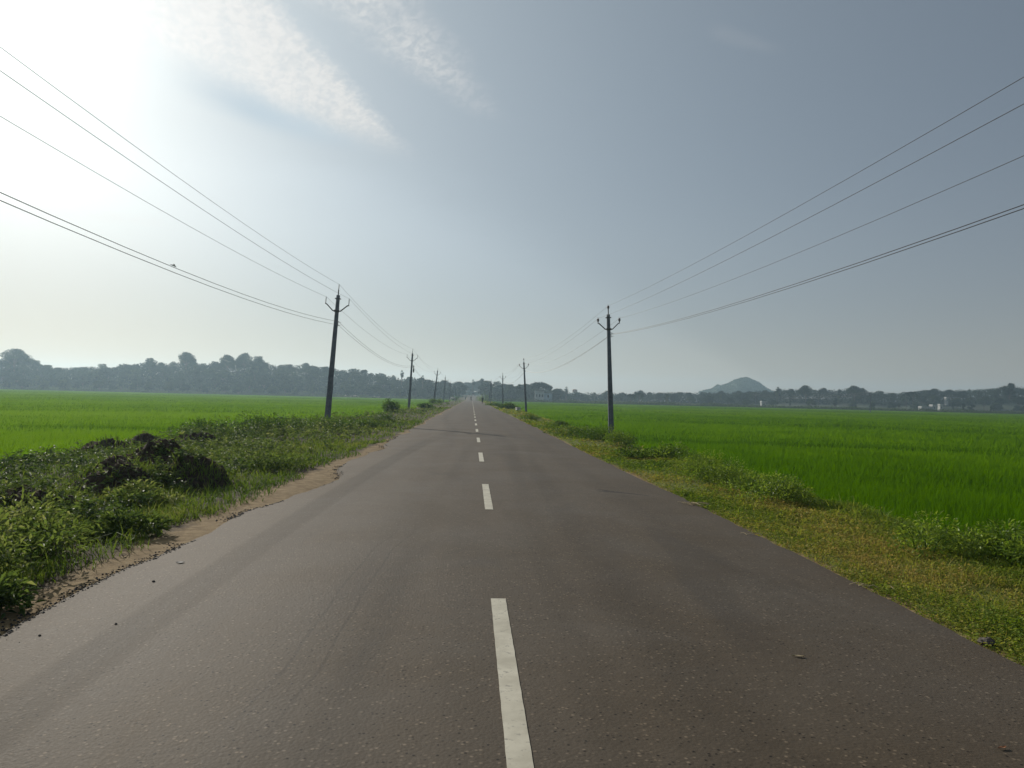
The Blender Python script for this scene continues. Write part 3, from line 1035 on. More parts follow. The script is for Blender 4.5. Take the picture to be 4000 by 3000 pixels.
# ------------------------------------------------------------------ utility poles
def v_bracket(sgn_w=0.70, z0=6.46):
    mb = MB()
    for s in (-1, 1):
        mb.tube([(s * 0.09, -0.10, z0), (s * 0.22, -0.10, z0), (s * 0.60, -0.10, z0 + 0.36), (s * sgn_w, -0.10, z0 + 0.38)], 0.042, 4)
        mb.tube([(s * (sgn_w - 0.03), -0.10, z0 + 0.36), (s * (sgn_w - 0.03), -0.10, z0 + 0.46)], 0.022, 6)
    mb.box(-0.16, 0.16, -0.15, -0.085, z0 - 0.06, z0 + 0.06)
    return mb


def straight_arm(z0=6.4):
    mb = MB()
    mb.box(-0.95, 0.95, -0.16, -0.09, z0 - 0.05, z0 + 0.05)
    mb.tube([(-0.5, -0.12, z0), (0.0, -0.10, z0 - 0.4)], 0.02, 4)
    mb.tube([(0.5, -0.12, z0), (0.0, -0.10, z0 - 0.4)], 0.02, 4)
    return mb


def insulator_mesh(kind):
    mb = MB()
    if kind == 'rod':       # slim ribbed polymer post
        prof = [(0.014, 0.0), (0.016, 0.02)]
        for i in range(4):
            z = 0.05 + i * 0.06
            prof += [(0.016, z), (0.042, z + 0.012), (0.042, z + 0.02), (0.016, z + 0.028)]
        prof += [(0.014, 0.29), (0.02, 0.30), (0.02, 0.33), (0.008, 0.34)]
        mb.lathe(prof, n=10)
    else:                   # squat pin insulator with two wire-tie horns
        mb.lathe([(0.03, 0), (0.05, 0.02), (0.035, 0.05), (0.075, 0.08), (0.085, 0.11), (0.05, 0.13), (0.075, 0.16), (0.075, 0.19), (0.045, 0.205), (0.05, 0.22), (0.02, 0.235)], n=10)
        mb.tube([(-0.02, 0, 0.21), (-0.045, 0, 0.30)], 0.008, 4)
        mb.tube([(0.025, 0, 0.21), (0.055, 0, 0.31)], 0.008, 4)
    return mb.mesh('insulator', MAT['polymer'] if kind == 'rod' else MAT['porcelain'], True)


INS = {k: insulator_mesh(k) for k in ('rod', 'pin')}
ARM_MESH = {'vee': v_bracket().mesh('cross_arm', MAT['steel']), 'bar': straight_arm().mesh('cross_arm', MAT['steel'])}
_sh = MB()
_sh.frustum((0, 0, -0.8), 0.36, 0.17, (0, 0, 7.4), 0.19, 0.14, 0.02)
SHAFT = _sh.mesh('shaft', MAT['concrete'])
_c = MB()
_c.box(-0.17, 0.17, -0.10, -0.073, 7.17, 7.22)
_c.box(-0.17, 0.17, 0.073, 0.10, 7.17, 7.22)
for _s in (-1, 1):
    _c.tube([(_s * 0.14, -0.13, 7.195), (_s * 0.14, 0.13, 7.195)], 0.014, 6)
COLLAR = _c.mesh('clamp_band', MAT['steel'])
_p = MB()
_p.tube([(0, -0.03, 7.15), (0, -0.03, 7.72)], 0.035, 6)
PIN = _p.mesh('top_pin', MAT['steel'])
_h = MB()
_h.tube([(0.08, -0.02, 5.86), (0.18, -0.06, 5.86)], 0.018, 6)
_h.tube([(0.08, -0.02, 5.62), (0.17, -0.06, 5.62)], 0.016, 6)
_h.tube([(0.12 + 0.10 + 0.09 * math.cos(a), -0.06, 5.73 + 0.10 * math.sin(a)) for a in np.linspace(0.6, 5.6, 12)], 0.012, 5)
HOOK = _h.mesh('cable_hook', MAT['steel'])


def pole(x, y, z, lean, scale, kind, arm, lab, hook=True, rz=0.0, grp='concrete poles of the roadside power lines'):
    root = empty('utility_pole', (x, y, z), (0, R(lean), R(rz)))
    root.scale = (scale,) * 3
    tag(root, lab, 'utility pole', grp)
    link('shaft', SHAFT, root)
    link('clamp_band', COLLAR, root)
    link('top_pin', PIN, root)
    a = link('cross_arm', ARM_MESH[arm], root)
    if arm == 'vee':
        spots = [(-0.67, -0.10, 6.91), (0.67, -0.10, 6.91)]
    else:
        spots = [(-0.88, -0.125, 6.45), (0.88, -0.125, 6.45)]
    for s in spots + [(0, -0.03, 7.71)]:
        link('insulator', INS[kind], a if s[2] < 7 else root, s)
    if hook:
        link('cable_hook', HOOK, root, (0, 0, 0 if kind == 'rod' else 0.38))
    m = Matrix.Translation((x, y, z)) @ Matrix.Rotation(R(rz), 4, 'Z') @ Matrix.Rotation(R(lean), 4, 'Y') @ Matrix.Scale(scale, 4)
    ti = 0.33 if kind == 'rod' else 0.22
    pts = [m @ Vector((0, -0.03, 7.71 + ti))] + [m @ Vector((s[0], s[1], s[2] + ti)) for s in spots]
    hk = (5.86, 5.66) if kind == 'rod' else (6.16, 6.12)
    pts += [m @ Vector((0.14, -0.05, hk[0])), m @ Vector((0.14, -0.05, hk[1]))]
    return root, pts


LP = [  # x, y, z, lean, scale, kind, arm, label
    (-8.42, 45.5, -0.05, 3.4, 1.0, 'rod', 'vee', 'tall concrete pole nearest on the left verge, leaning right among bushes'),
    (-8.07, 99.5, -0.35, 2.3, 0.99, 'rod', 'vee', 'left verge concrete pole with a cable coil hanging below its bracket'),
    (-8.15, 165, -0.35, 5.4, 1.0, 'rod', 'vee', 'strongly leaning third pole of the left row behind the sapling'),
    (-8.1, 222, -0.30, 2.6, 1.0, 'rod', 'bar', 'left row concrete pole with a straight cross bar'),
    (-8.1, 282, -0.20, 1.4, 0.94, 'rod', 'bar', 'left row pole just before the white cow'),
    (-7.9, 345, 0.0, 0.5, 0.86, 'rod', 'vee', 'slim left row pole directly behind the white cow'),
    (-8.0, 405, 0.1, 0.0, 0.85, 'rod', 'vee', 'faintest pole at the far end of the left row'),
]
RP = [
    (8.45, 46, -0.42, -2.7, 0.97, 'pin', 'vee', 'tall concrete pole nearest on the right, standing in the rice edge'),
    (8.05, 113, -0.5, -4.0, 1.0, 'pin', 'vee', 'right row concrete pole beside the white culvert block'),
    (7.5, 185, -0.4, -1.4, 1.0, 'pin', 'vee', 'right row concrete pole, third from the viewer, upright in rice'),
    (5.5, 222, -0.2, 1.3, 0.80, 'pin', 'vee', 'right row pole nearer the road, crossing a leaning one'),
    (6.0, 268, -0.1, 4.6, 1.0, 'pin', 'vee', 'leaning right row pole behind the crossing one'),
    (6.6, 345, 0.0, -3.0, 0.76, 'pin', 'vee', 'small hazy pole at the far end of the right row'),
]
lw, rw = [], []
# the poles just behind the viewer carry the near spans
lw.append(pole(-8.6, -9, -0.1, 1.0, 1.0, 'rod', 'vee', 'concrete pole of the left row behind the viewer')[1])
for a in LP:
    lw.append(pole(*a, hook=a[1] < 300)[1])
rw.append(pole(8.6, -13, -0.4, 0.5, 0.97, 'pin', 'vee', 'concrete pole of the right row behind the viewer')[1])
for a in RP:
    rw.append(pole(*a, hook=a[1] < 200)[1])
lw.insert(0, [p + Vector((0, -52, 0)) for p in lw[0]])
rw.insert(0, [p + Vector((0, -58, 0)) for p in rw[0]])


def span(mb, a, b, sag, r, seg=18):
    pts = []
    for i in range(seg + 1):
        t = i / seg
        p = a.lerp(b, t)
        p.z -= sag * 4 * t * (1 - t)
        pts.append(p)
    mb.tube(pts, r, 5)


def wires(W, sags, names, side, ends):
    for j, nm in enumerate(names):
        mb = MB()
        last = ends[j]
        for i in range(min(len(W) - 1, last)):
            L = (W[i + 1][j] - W[i][j]).length
            s = sags[j] * (L / 55.0) ** 2
            a, b = W[i][j].copy(), W[i + 1][j].copy()
            span(mb, a, b, s, 0.0062 if j < 3 else 0.0085)
        o = mb.build('power_line' if j < 3 else 'service_cable', MAT['wire'] if j < 3 else MAT['cable'])
        tag(o, nm, 'power line' if j < 3 else 'cable', 'wires of the %s pole row' % side)


wires(lw, [0.62, 0.62, 0.62, 0.95, 0.88], [
    'uppermost wire of the left row, carried on the pole top pins',
    'wire on the outer, paddy side bracket arms of the left row',
    'wire on the inner, road side bracket arms of the left row',
    'upper of two sagging cables below the left row brackets',
    'lower of two sagging cables below the left row brackets'], 'left', [8, 8, 8, 5, 5])
wires(rw, [0.50, 0.50, 0.64, 0.70, 0.72], [
    'uppermost wire of the right row, carried on the pole top pins',
    'wire on the inner, road side bracket arms of the right row',
    'wire on the outer, paddy side bracket arms of the right row',
    'upper of two close cables below the right row brackets',
    'lower of two close cables below the right row brackets'], 'right', [7, 7, 7, 5, 5])

# cable coil hung on the second left pole
mb = MB()
for k in range(4):
    mb.tube([(0.03 * math.sin(3 * a + k) + 0.02 * k, 0.16 * math.cos(a) * 0.7, 0.42 * math.sin(a)) for a in np.linspace(0, 2 * math.pi, 22)], 0.035, 6, caps=False)
mb.tube([(0, 0, 0.40), (-0.02, 0, 0.62)], 0.012, 4)
co_ = mb.build('cable_coil', MAT['cable'], loc=(-7.60, 99.40, 4.95))
tag(co_, 'dark oval coil of spare cable hanging from a left row pole', 'cable coil')

# poles out in the right paddy
FP = [(142, 267, -0.85, 0, 0.97, 'isolated pole standing in the right paddy nearest to the viewer'),
      (158, 421, -0.8, 0, 0.98, 'pole at the far edge of the right paddy below the hill'),
      (143, 590, -0.8, 0, 0.86, 'hazy small pole in the scrub beyond the right paddy'),
      (84, 600, -0.8, 0, 0.9, 'faint thin pole beside the tank tower in the haze')]
fw = []
for x, y, z, ln, s, lab in FP:
    fw.append(pole(x, y, z, ln, s, 'pin', 'vee', lab, hook=False, rz=-60, grp='poles far out in the right paddy')[1])
for k, nm in ((0, 'faint top wire strung to the isolated pole in the paddy'), (1, 'faint lower wire strung to the isolated pole in the paddy')):
    mb = MB()
    span(mb, fw[0][k], fw[1][k], 1.6, 0.02, 24)
    span(mb, fw[0][k], fw[0][k] + Vector((190, -8, 0.4)), 1.4, 0.02, 24)
    tag(mb.build('power_line', MAT['wire']), nm, 'power line', 'wires over the right paddy')


# ------------------------------------------------------------------ hills and trees
def interp(px, tab):
    return float(np.interp(px, [t[0] for t in tab], [t[1] for t in tab]))


def bearing(px):
    """Tangent of the bearing (x / y) seen at photograph column px on the horizon."""
    v = F * 3000 + RT * (px - 2000) - UP * (1551 + (px - 1843) * math.tan(roll) - 1500)
    return v.x / v.y


# skyline as the height (m) of the tree tops at distance 540 (left) or 600 (right) against bearing
SKY_L = [(0, 1392), (60, 1368), (125, 1385), (180, 1424), (300, 1418), (420, 1416), (500, 1412), (580, 1398), (650, 1414), (730, 1382), (800, 1412),
         (860, 1402), (950, 1386), (1030, 1392), (1060, 1424), (1130, 1412), (1250, 1416), (1330, 1428), (1400, 1440), (1480, 1454), (1560, 1468),
         (1650, 1476), (1700, 1488), (1770, 1488), (1850, 1490), (1880, 1482), (1920, 1484), (1960, 1494), (2010, 1502), (2060, 1502), (2100, 1500), (2150, 1512), (2200, 1526)]
SKY_R = [(2150, 1524), (2250, 1528), (2400, 1531), (2500, 1528), (2600, 1531), (2750, 1531), (2900, 1527), (3000, 1522), (3060, 1514), (3150, 1512), (3240, 1520),
         (3340, 1512), (3400, 1520), (3480, 1531), (3560, 1527), (3620, 1520), (3720, 1523), (3790, 1514), (3880, 1509), (3945, 1498), (4000, 1512), (4300, 1500)]


def skyline_z(px, tab, Y):
    row = interp(px, tab)
    v = F * 3000 + RT * (px - 2000) - UP * (row - 1500)
    return CAM_H + v.z / v.y * Y


LH_B = np.array([bearing(p) for p in range(-600, 2300, 40)])
LH_Z = np.array([max(-0.9, skyline_z(p, SKY_L, 540) - (10.0 if p < 1500 else 9.0)) for p in range(-600, 2300, 40)])
RH_B = np.array([bearing(p) for p in range(2100, 4640, 40)])
RH_Z = np.array([max(-0.9, skyline_z(p, SKY_R, 600) - 8.5) for p in range(2100, 4640, 40)])


def hill_left_z(x, y):
    top = np.interp(x / y, LH_B, LH_Z)
    k = sst(y, 462, 545) * (1 - 0.4 * sst(y, 600, 800))
    z = -1.4 + (top + 1.4) * k + fbm(x * 0.03, y * 0.03, 4) * 3.0 * k
    gap = sst(np.abs(x + 0.004 * (y - 300)), 5.0, 16.0)      # the road's cutting
    z = np.where((y > 664) & (np.abs(x) < 45), np.maximum(z, 6.5 * sst(y, 664, 684)), z)
    return np.where(y < 664, z * gap + (1 - gap) * np.minimum(z, road_z(y) - 0.5), z)


def hill_right_z(x, y):
    top = np.interp(x / y, RH_B, RH_Z)
    k = sst(y, 520, 610)
    return -1.4 + (top + 1.4) * k + fbm(x * 0.03 + 7, y * 0.03, 4) * 2.5 * k


h = link('hill', grid_mesh('hill', np.arange(-640, 96, 8.0), np.arange(455, 800, 8.0), hill_left_z, MAT['hillgreen']))
tag(h, 'long low wooded ridge behind the left paddy', 'hill', kind='structure')
h = link('hill', grid_mesh('hill', np.arange(60, 720, 8.0), np.arange(515, 800, 8.0), hill_right_z, MAT['hillgreen']))
tag(h, 'low wooded rise behind the right paddy', 'hill', kind='structure')


def far_hill():
    # lone rounded hill with a stepped left shoulder, beyond the right treeline
    prof = [(2730, 1533), (2780, 1520), (2800, 1506), (2815, 1510), (2845, 1499), (2870, 1485), (2895, 1478), (2915, 1477), (2940, 1486), (2965, 1497), (2990, 1517), (3020, 1532), (3060, 1545)]
    Y = 1250.0
    b = np.array([bearing(p[0]) for p in prof])
    z = np.array([skyline_z(p[0], prof, Y) for p in prof])

    def zf(x, y):
        t = np.interp(x / y, b, z, left=-3, right=-3) * y / Y
        k = np.clip(1 - ((y - Y) / 120) ** 2, 0, 1) ** 0.7
        return -2 + (t + 2) * k + fbm(x * 0.08, y * 0.08, 4) * 2.0 * k * (t > 2)
    o = link('hill', grid_mesh('hill', np.arange(330, 560, 2.0), np.arange(1120, 1380, 5.0), zf, MAT['hillgreen']))
    tag(o, 'lone rounded hill with a lower left shoulder, faded by haze', 'hill', kind='structure')
    # its tree cover: one far mass
    pl = Plants()
    n = 12000
    x, y = rng.uniform(335, 555, n), rng.uniform(1130, 1256, n)
    zz = zf(x, y)
    k = zz > 1
    P = np.stack([x[k], y[k], zz[k] + rng.uniform(-0.5, 1.0, k.sum())], 1)
    pl.leaves(P, rng.normal(0, 1, P.shape) + [0, 0, .5], 2.0, 1.5, rng.random(len(P)))
    o = link('woodland', pl.mesh('woodland', MAT['tree']))
    tag(o, 'dark woodland cover over the lone rounded hill', 'woodland', kind='stuff')


far_hill()


def crown_mesh(seed, rx, h, base, n, L, shape='round', clumps=16):
    global rng
    keep = rng
    rng = np.random.default_rng(seed)
    pl = Plants()
    for i in range(clumps):
        a, u = rng.uniform(0, 6.28), rng.random()
        if shape == 'dome':
            r = math.sqrt(rng.random())
            c = np.array([math.cos(a) * r * rx * 0.8, math.sin(a) * r * rx * 0.8, base + (h - base) * (0.45 + 0.5 * (1 - r * r)) - 0.3])
            s = np.array([rx * 0.30, rx * 0.30, (h - base) * 0.20])
        elif shape == 'tall':
            t = rng.random()
            r = rx * (0.2 + 0.55 * math.sin(math.pi * min(1, t * 0.9 + 0.1))) * rng.random()
            c = np.array([math.cos(a) * r, math.sin(a) * r, base + (h - base) * (0.08 + 0.86 * t)])
            s = np.array([rx * 0.36, rx * 0.36, (h - base) * 0.10])
        else:
            t = rng.random()
            r = rx * 0.72 * math.sqrt(max(0, 1 - (2 * t - 0.85) ** 2 / 1.35)) * rng.random() ** 0.5
            c = np.array([math.cos(a) * r, math.sin(a) * r, base + (h - base) * (0.12 + 0.74 * t)])
            s = np.array([rx * 0.36, rx * 0.36, (h - base) * 0.16])
        s = s * rng.uniform(0.65, 1.15)
        tone = rng.uniform(0.15, 0.8)
        m = n // clumps
        v = unit(rng.normal(0, 1, (m, 3))) * (rng.random((m, 1)) ** 0.4) * s
        P = c + v
        pl.leaves(P, unit(v) + rng.normal(0, 0.6, v.shape), L * rng.uniform(0.6, 1.3, m), L * rng.uniform(0.5, 0.8, m), np.clip(tone + rng.normal(0, 0.12, m), 0, 1))
    me = pl.mesh('crown', MAT['tree'])
    rng = keep
    return me


def trunk_mesh(seed, h, base, rx, r0):
    rd = random.Random(seed)
    mb = MB()
    top = base + (h - base) * 0.55
    mb.tube([(0, 0, -0.8), (rd.uniform(-.1, .1), 0, base * 0.5), (rd.uniform(-.3, .3), rd.uniform(-.2, .2), base), (rd.uniform(-.5, .5), 0, top)], [r0 * 1.3, r0, r0 * 0.8, r0 * 0.25], 7)
    for k in range(5):
        a = 6.28 * k / 5 + rd.uniform(-.4, .4)
        e = rx * rd.uniform(0.45, 0.75)
        zb = base * rd.uniform(0.75, 1.1)
        mb.tube([(0, 0, zb), (math.cos(a) * e * 0.5, math.sin(a) * e * 0.5, zb + (h - zb) * 0.3), (math.cos(a) * e, math.sin(a) * e, zb + (h - zb) * 0.5)], [r0 * 0.5, r0 * 0.3, r0 * 0.1], 5)
    return mb.mesh('trunk', MAT['bark'])


KIND = {}
for i, (nm, sh, rx, hh, bs, n, L, cl) in enumerate([
        ('round', 'round', 4.4, 9.5, 2.4, 1500, 0.75, 18), ('broad', 'round', 5.4, 9.0, 2.2, 1700, 0.8, 22), ('bushy', 'round', 4.0, 7.2, 1.2, 1300, 0.75, 15),
        ('tall', 'tall', 3.0, 11.5, 3.0, 1100, 0.65, 15), ('sparse', 'tall', 2.6, 11.5, 4.8, 520, 0.6, 10), ('dome', 'dome', 9.5, 9.5, 4.0, 2600, 0.8, 34),
        ('oak', 'dome', 6.6, 11.5, 3.4, 2300, 0.75, 26), ('lumpy', 'round', 5.0, 10.5, 2.0, 1500, 0.8, 9)]):
    KIND[nm] = (crown_mesh(200 + i, rx, hh, bs, n, L, sh, cl), trunk_mesh(300 + i, hh, bs, rx, 0.28 if hh < 11 else 0.34), hh)


def tree(kind, x, y, z, H, lab, group, widen=1.0):
    c, t, hh = KIND[kind]
    s = H / hh
    root = empty('tree', (x, y, z), (0, 0, random.uniform(0, 6.28)))
    root.scale = (s * widen, s * widen, s)
    tag(root, lab, 'tree', group)
    link('crown', c, root)
    link('trunk', t, root)
    return root


G_L, G_R = 'trees of the left wooded ridge', 'trees of the right treeline'
LAB_L = 'hazy tree among many on the wooded ridge behind the left paddy'
LAB_R = 'hazy tree among many in the treeline behind the right paddy'

# standout trees of the skyline
SOLO = [  # kind, px, top row, distance, height, widen, side, label
    ('oak', 58, 1368, 520, 13.5, 1.25, 'L', 'great rounded tree standing highest at the far left of the ridge'),
    ('oak', 728, 1380, 520, 11.5, 0.95, 'L', 'domed tree with a single peaked crown above the left ridge'),
    ('round', 585, 1397, 525, 10.5, 1.1, 'L', 'bushy round-topped tree left of the single peaked crown'),
    ('oak', 890, 1390, 520, 11.5, 0.85, 'L', 'left crown of the three big joined trees on the ridge'),
    ('oak', 955, 1383, 526, 12.0, 0.85, 'L', 'middle and tallest crown of three big joined trees'),
    ('round', 1010, 1390, 520, 11.5, 0.95, 'L', 'right crown of the three big joined trees on the ridge'),
    ('sparse', 1570, 1446, 500, 9.0, 1.0, 'L', 'thin wispy tree poking above the ridge left of the coil pole'),
    ('sparse', 1652, 1466, 500, 8.0, 1.2, 'L', 'wispy tree on the skyline right of the coil pole'),
    ('sparse', 1848, 1482, 560, 8.5, 1.1, 'L', 'tousled thin tree on the skyline straight above the road'),
    ('tall', 1884, 1478, 560, 10.5, 1.0, 'L', 'tall bushy tree on the skyline right of the road'),
    ('dome', 2106, 1496, 470, 9.3, 0.92, 'R', 'wide flat-domed rain tree behind the pale house'),
    ('round', 2035, 1500, 480, 9.0, 1.1, 'R', 'round dark tree beside the second right pole'),
    ('round', 1990, 1500, 480, 9.3, 1.1, 'R', 'dark round tree between the right pole pair'),
    ('sparse', 2212, 1510, 560, 9.5, 1.3, 'R', 'wispy tall tree right of the flat-domed tree'),
    ('broad', 2188, 1517, 540, 7.5, 0.9, 'R', 'hazy squat tree just right of the pale house'),
    ('tall', 2605, 1537, 470, 6.5, 1.3, 'R', 'dark lone bushy tree with a bare stem before the treeline'),
    ('oak', 3148, 1509, 560, 11.0, 0.9, 'R', 'rounded dark tree crown topping the right treeline'),
    ('oak', 3338, 1510, 560, 10.5, 1.0, 'R', 'dome-shaped dark tree on the skyline left of the paddy pole'),
    ('lumpy', 3944, 1496, 540, 11.5, 0.9, 'R', 'highest tree of the right treeline near the frame edge'),
    ('sparse', 3040, 1511, 580, 10.0, 1.3, 'R', 'flat-topped thin tree right of the lone hill'),
]
for kind, px, row, Y, H, wd, sd, lab in SOLO:
    v = F * 3000 + RT * (px - 2000) - UP * (row - 1500)
    t = Y / v.y
    ztop = CAM_H + v.z * t
    tree(kind, v.x * t, Y, ztop - H, H, lab, G_L if sd == 'L' else G_R, wd)

for i, (px, kind, H) in enumerate(((1800, 'broad', 10.5), (1822, 'lumpy', 11.5), (1843, 'round', 11.0), (1862, 'bushy', 10.0), (1880, 'broad', 11.5), (1900, 'round', 11.0))):
    yy = 682 + 7 * (i % 3)
    tree(kind, bearing(px) * yy, yy, skyline_z(px, SKY_L, yy) - H - 0.8, H, 'hazy tree closing the view beyond the end of the road', 'trees beyond the road end', 1.35)

rd = random.Random(5)
# the ridge's other trees, row behind row
for Y, step, lo, hi in ((468, 70, 4.5, 7.5), (486, 64, 6.0, 9.0), (508, 56, 7.0, 10.5), (534, 50, 8.0, 10.5)):
    p = -140 + rd.uniform(0, 40)
    while p < 2190:
        px = p + rd.uniform(-14, 14)
        yy = Y + rd.uniform(-7, 7)
        x = bearing(px) * yy
        if not (-6.5 < x < 7.5):
            H = rd.uniform(lo, hi)
            z = float(hill_left_z(np.array(x), np.array(yy)))
            cap = skyline_z(px, SKY_L, yy) + 0.6
            if z + H > cap:
                H = max(3.5, cap - z) * rd.uniform(0.9, 1.02)
            tree(rd.choice(['round', 'broad', 'bushy', 'lumpy', 'tall', 'round', 'broad', 'oak']), x, yy, max(z, -0.85) - 0.3, H, LAB_L, G_L, rd.uniform(0.95, 1.3))
        p += step * (1.0 if px < 1700 else 0.8)
for Y, step, lo, hi in ((505, 120, 4.0, 6.5), (545, 80, 5.5, 8.0), (580, 64, 7.0, 9.5), (615, 56, 8.0, 10.0)):
    p = 2180 + rd.uniform(0, 40)
    while p < 4130:
        px = p + rd.uniform(-16, 16)
        yy = Y + rd.uniform(-10, 10) - 0.05 * max(0, px - 2900) * 0.6
        x = bearing(px) * yy
        z = float(hill_right_z(np.array(x), np.array(yy)))
        H = rd.uniform(lo, hi)
        cap = skyline_z(px, SKY_R, yy) + 0.5
        if z + H > cap:
            H = max(3.0, cap - z) * rd.uniform(0.88, 1.02)
        if not (yy < 560 and px < 2600):
            tree(rd.choice(['round', 'broad', 'bushy', 'lumpy', 'tall', 'tall', 'sparse', 'oak']), x, yy, max(z, -0.85) - 0.3, H, LAB_R, G_R, rd.uniform(0.85, 1.2))
        p += step


# coconut palms
def palm(x, y, z, H, lab):
    root = empty('palm_tree', (x, y, z))
    tag(root, lab, 'palm tree', 'coconut palms beyond the right paddy')
    mb = MB()
    bend = random.uniform(-0.5, 0.5)
    mb.tube([(0, 0, -0.4), (bend * 0.2, 0, H * 0.4), (bend, 0, H * 0.78)], [0.22, 0.16, 0.12], 7)
    mb.build('trunk', MAT['bark'], root)
    pl = Plants()
    for k in range(15):
        a, up = 6.28 * k / 15 + random.uniform(-.2, .2), random.uniform(-0.2, 0.9)
        L = H * 0.36
        P = []
        for i in range(14):
            t = i / 13
            P.append((bend + math.cos(a) * L * t * (1 - 0.15 * t), math.sin(a) * L * t * (1 - 0.15 * t), H * 0.78 + L * (up * t - 0.95 * t * t)))
        P = np.array(P)
        T_ = unit(np.gradient(P, axis=0))
        for s in (-1, 1):
            sd_ = unit(np.cross(T_, np.array([0, 0, 1.0]))) * s + T_ * 0.5 + np.array([0, 0, -0.45])
            pl.leaves(P, sd_, L * 0.30, L * 0.075, np.full(len(P), 0.4), 0.02, 0.1)
    link('crown', pl.mesh('crown', MAT['tree']), root)


for px, Y, H, lab in ((2463, 450, 7.6, 'left one of two coconut palms just right of the near right pole'),
                      (2497, 445, 9.0, 'larger coconut palm right of the near right pole'),
                      (3540, 520, 13.0, 'left of two small palms rising over the right treeline'),
                      (3566, 520, 12.6, 'right of two small palms rising over the right treeline')):
    palm(bearing(px) * Y, Y, -0.8 if Y < 500 else max(-0.8, skyline_z(px, SKY_R, Y) + 1.6 - H), H, lab)


# scrub bands at the far edges of the fields
def scrub(name, px0, px1, y0, y1, n, hmin, hmax, lab, zf, lo=0.1, hi=0.8, bare=0.0, road_gap=True):
    pl = Plants()
    px = rng.uniform(px0, px1, n)
    yy = rng.uniform(y0, y1, n)
    bx = np.interp(px, np.arange(px0, px1 + 41, 40), [bearing(p) for p in np.arange(px0, px1 + 41, 40)])
    x = bx * yy
    lump = fbm(x * 0.11, yy * 0.11, 4) + 0.5
    k = (rng.random(n) < np.clip((lump - bare) * 2.2, 0.05, 1)) & ((x < -6) | (x > 7.5) | (not road_gap))
    x, yy, lump = x[k], yy[k], lump[k]
    m = len(x)
    top = hmin + (hmax - hmin) * np.clip((lump - 0.35) * 2.5, 0, 1)
    z = zf(x, yy) + top * rng.random(m)
    pl.leaves(np.stack([x, yy, z], 1), rng.normal(0, 1, (m, 3)) + [0, 0, 0.4], rng.uniform(0.5, 1.0, m), rng.uniform(0.35, 0.7, m),
              np.clip(lo + (hi - lo) * (fbm(x * 0.05 + 5, yy * 0.05, 3) + 0.5) + rng.normal(0, 0.1, m), 0, 1))
    o = link(name, pl.mesh(name, MAT['scrub']))
    tag(o, lab, 'scrub', kind='stuff')


flat = lambda x, y: np.full(np.shape(x), FIELD_Z)
scrub('undergrowth', -240, 1800, 456, 474, 16000, 0.6, 2.6, 'low scrub along the far edge of the left paddy', flat)
scrub('undergrowth', -240, 1840, 474, 540, 16000, 0.5, 3.0, 'mixed undergrowth at the foot of the wooded ridge', lambda x, y: np.maximum(hill_left_z(x, y), FIELD_Z), 0.2, 0.9)
scrub('undergrowth', 1880, 4240, 426, 446, 18000, 0.5, 2.2, 'dark hedge-like scrub along the far edge of the right paddy', flat, 0.0, 0.5)
scrub('undergrowth', 1890, 4240, 446, 560, 20000, 0.3, 2.4, 'patchy pale scrub between the right paddy and the treeline', flat, 0.35, 1.0, 0.2)

def woodland(px0, px1, y0, y1, n, hmax, tab, zf, lab):
    pl = Plants()
    px, yy = rng.uniform(px0, px1, n), rng.uniform(y0, y1, n)
    gp = np.arange(px0, px1 + 41, 20)
    bx = np.interp(px, gp, [bearing(p) for p in gp])
    x = bx * yy
    k = (x < -8) | (x > 9)
    px, yy, x = px[k], yy[k], x[k]
    g_ = zf(x, yy)
    cap = np.interp(px, gp, [skyline_z(p, tab, 1.0) - CAM_H for p in gp]) * yy + CAM_H - 1.2
    lump = fbm(x * 0.10, yy * 0.10, 4) + 0.5
    top = np.minimum(g_ + hmax * (0.55 + 0.9 * lump) * sst(yy, y0 - 10, y0 + 30), cap - 1.2 + 2.4 * lump)
    z = g_ + np.maximum(0.3, top - g_) * rng.random(len(x)) ** 0.6
    m = len(x)
    pl.leaves(np.stack([x, yy, z], 1), rng.normal(0, 1, (m, 3)) + [0, 0, 0.3], rng.uniform(0.6, 1.2, m), rng.uniform(0.4, 0.8, m),
              np.clip(0.40 + fbm(x * 0.07 + 2, yy * 0.07, 3) * 1.5 + rng.normal(0, 0.05, m), 0, 1))
    o = link('woodland', pl.mesh('woodland', MAT['tree']))
    tag(o, lab, 'woodland', kind='stuff')


woodland(-160, 2180, 488, 560, 95000, 6.5, SKY_L, hill_left_z, 'dense far woodland filling the slopes of the left ridge')
woodland(2160, 4160, 565, 640, 75000, 6.5, SKY_R, hill_right_z, 'dense far woodland filling the right treeline')

scrub('undergrowth', 1730, 1960, 668, 700, 6000, 3.0, 6.5, 'dense thicket closing the road end under the trees', lambda x, y: np.full(np.shape(x), 1.5), 0.0, 0.4, road_gap=False)

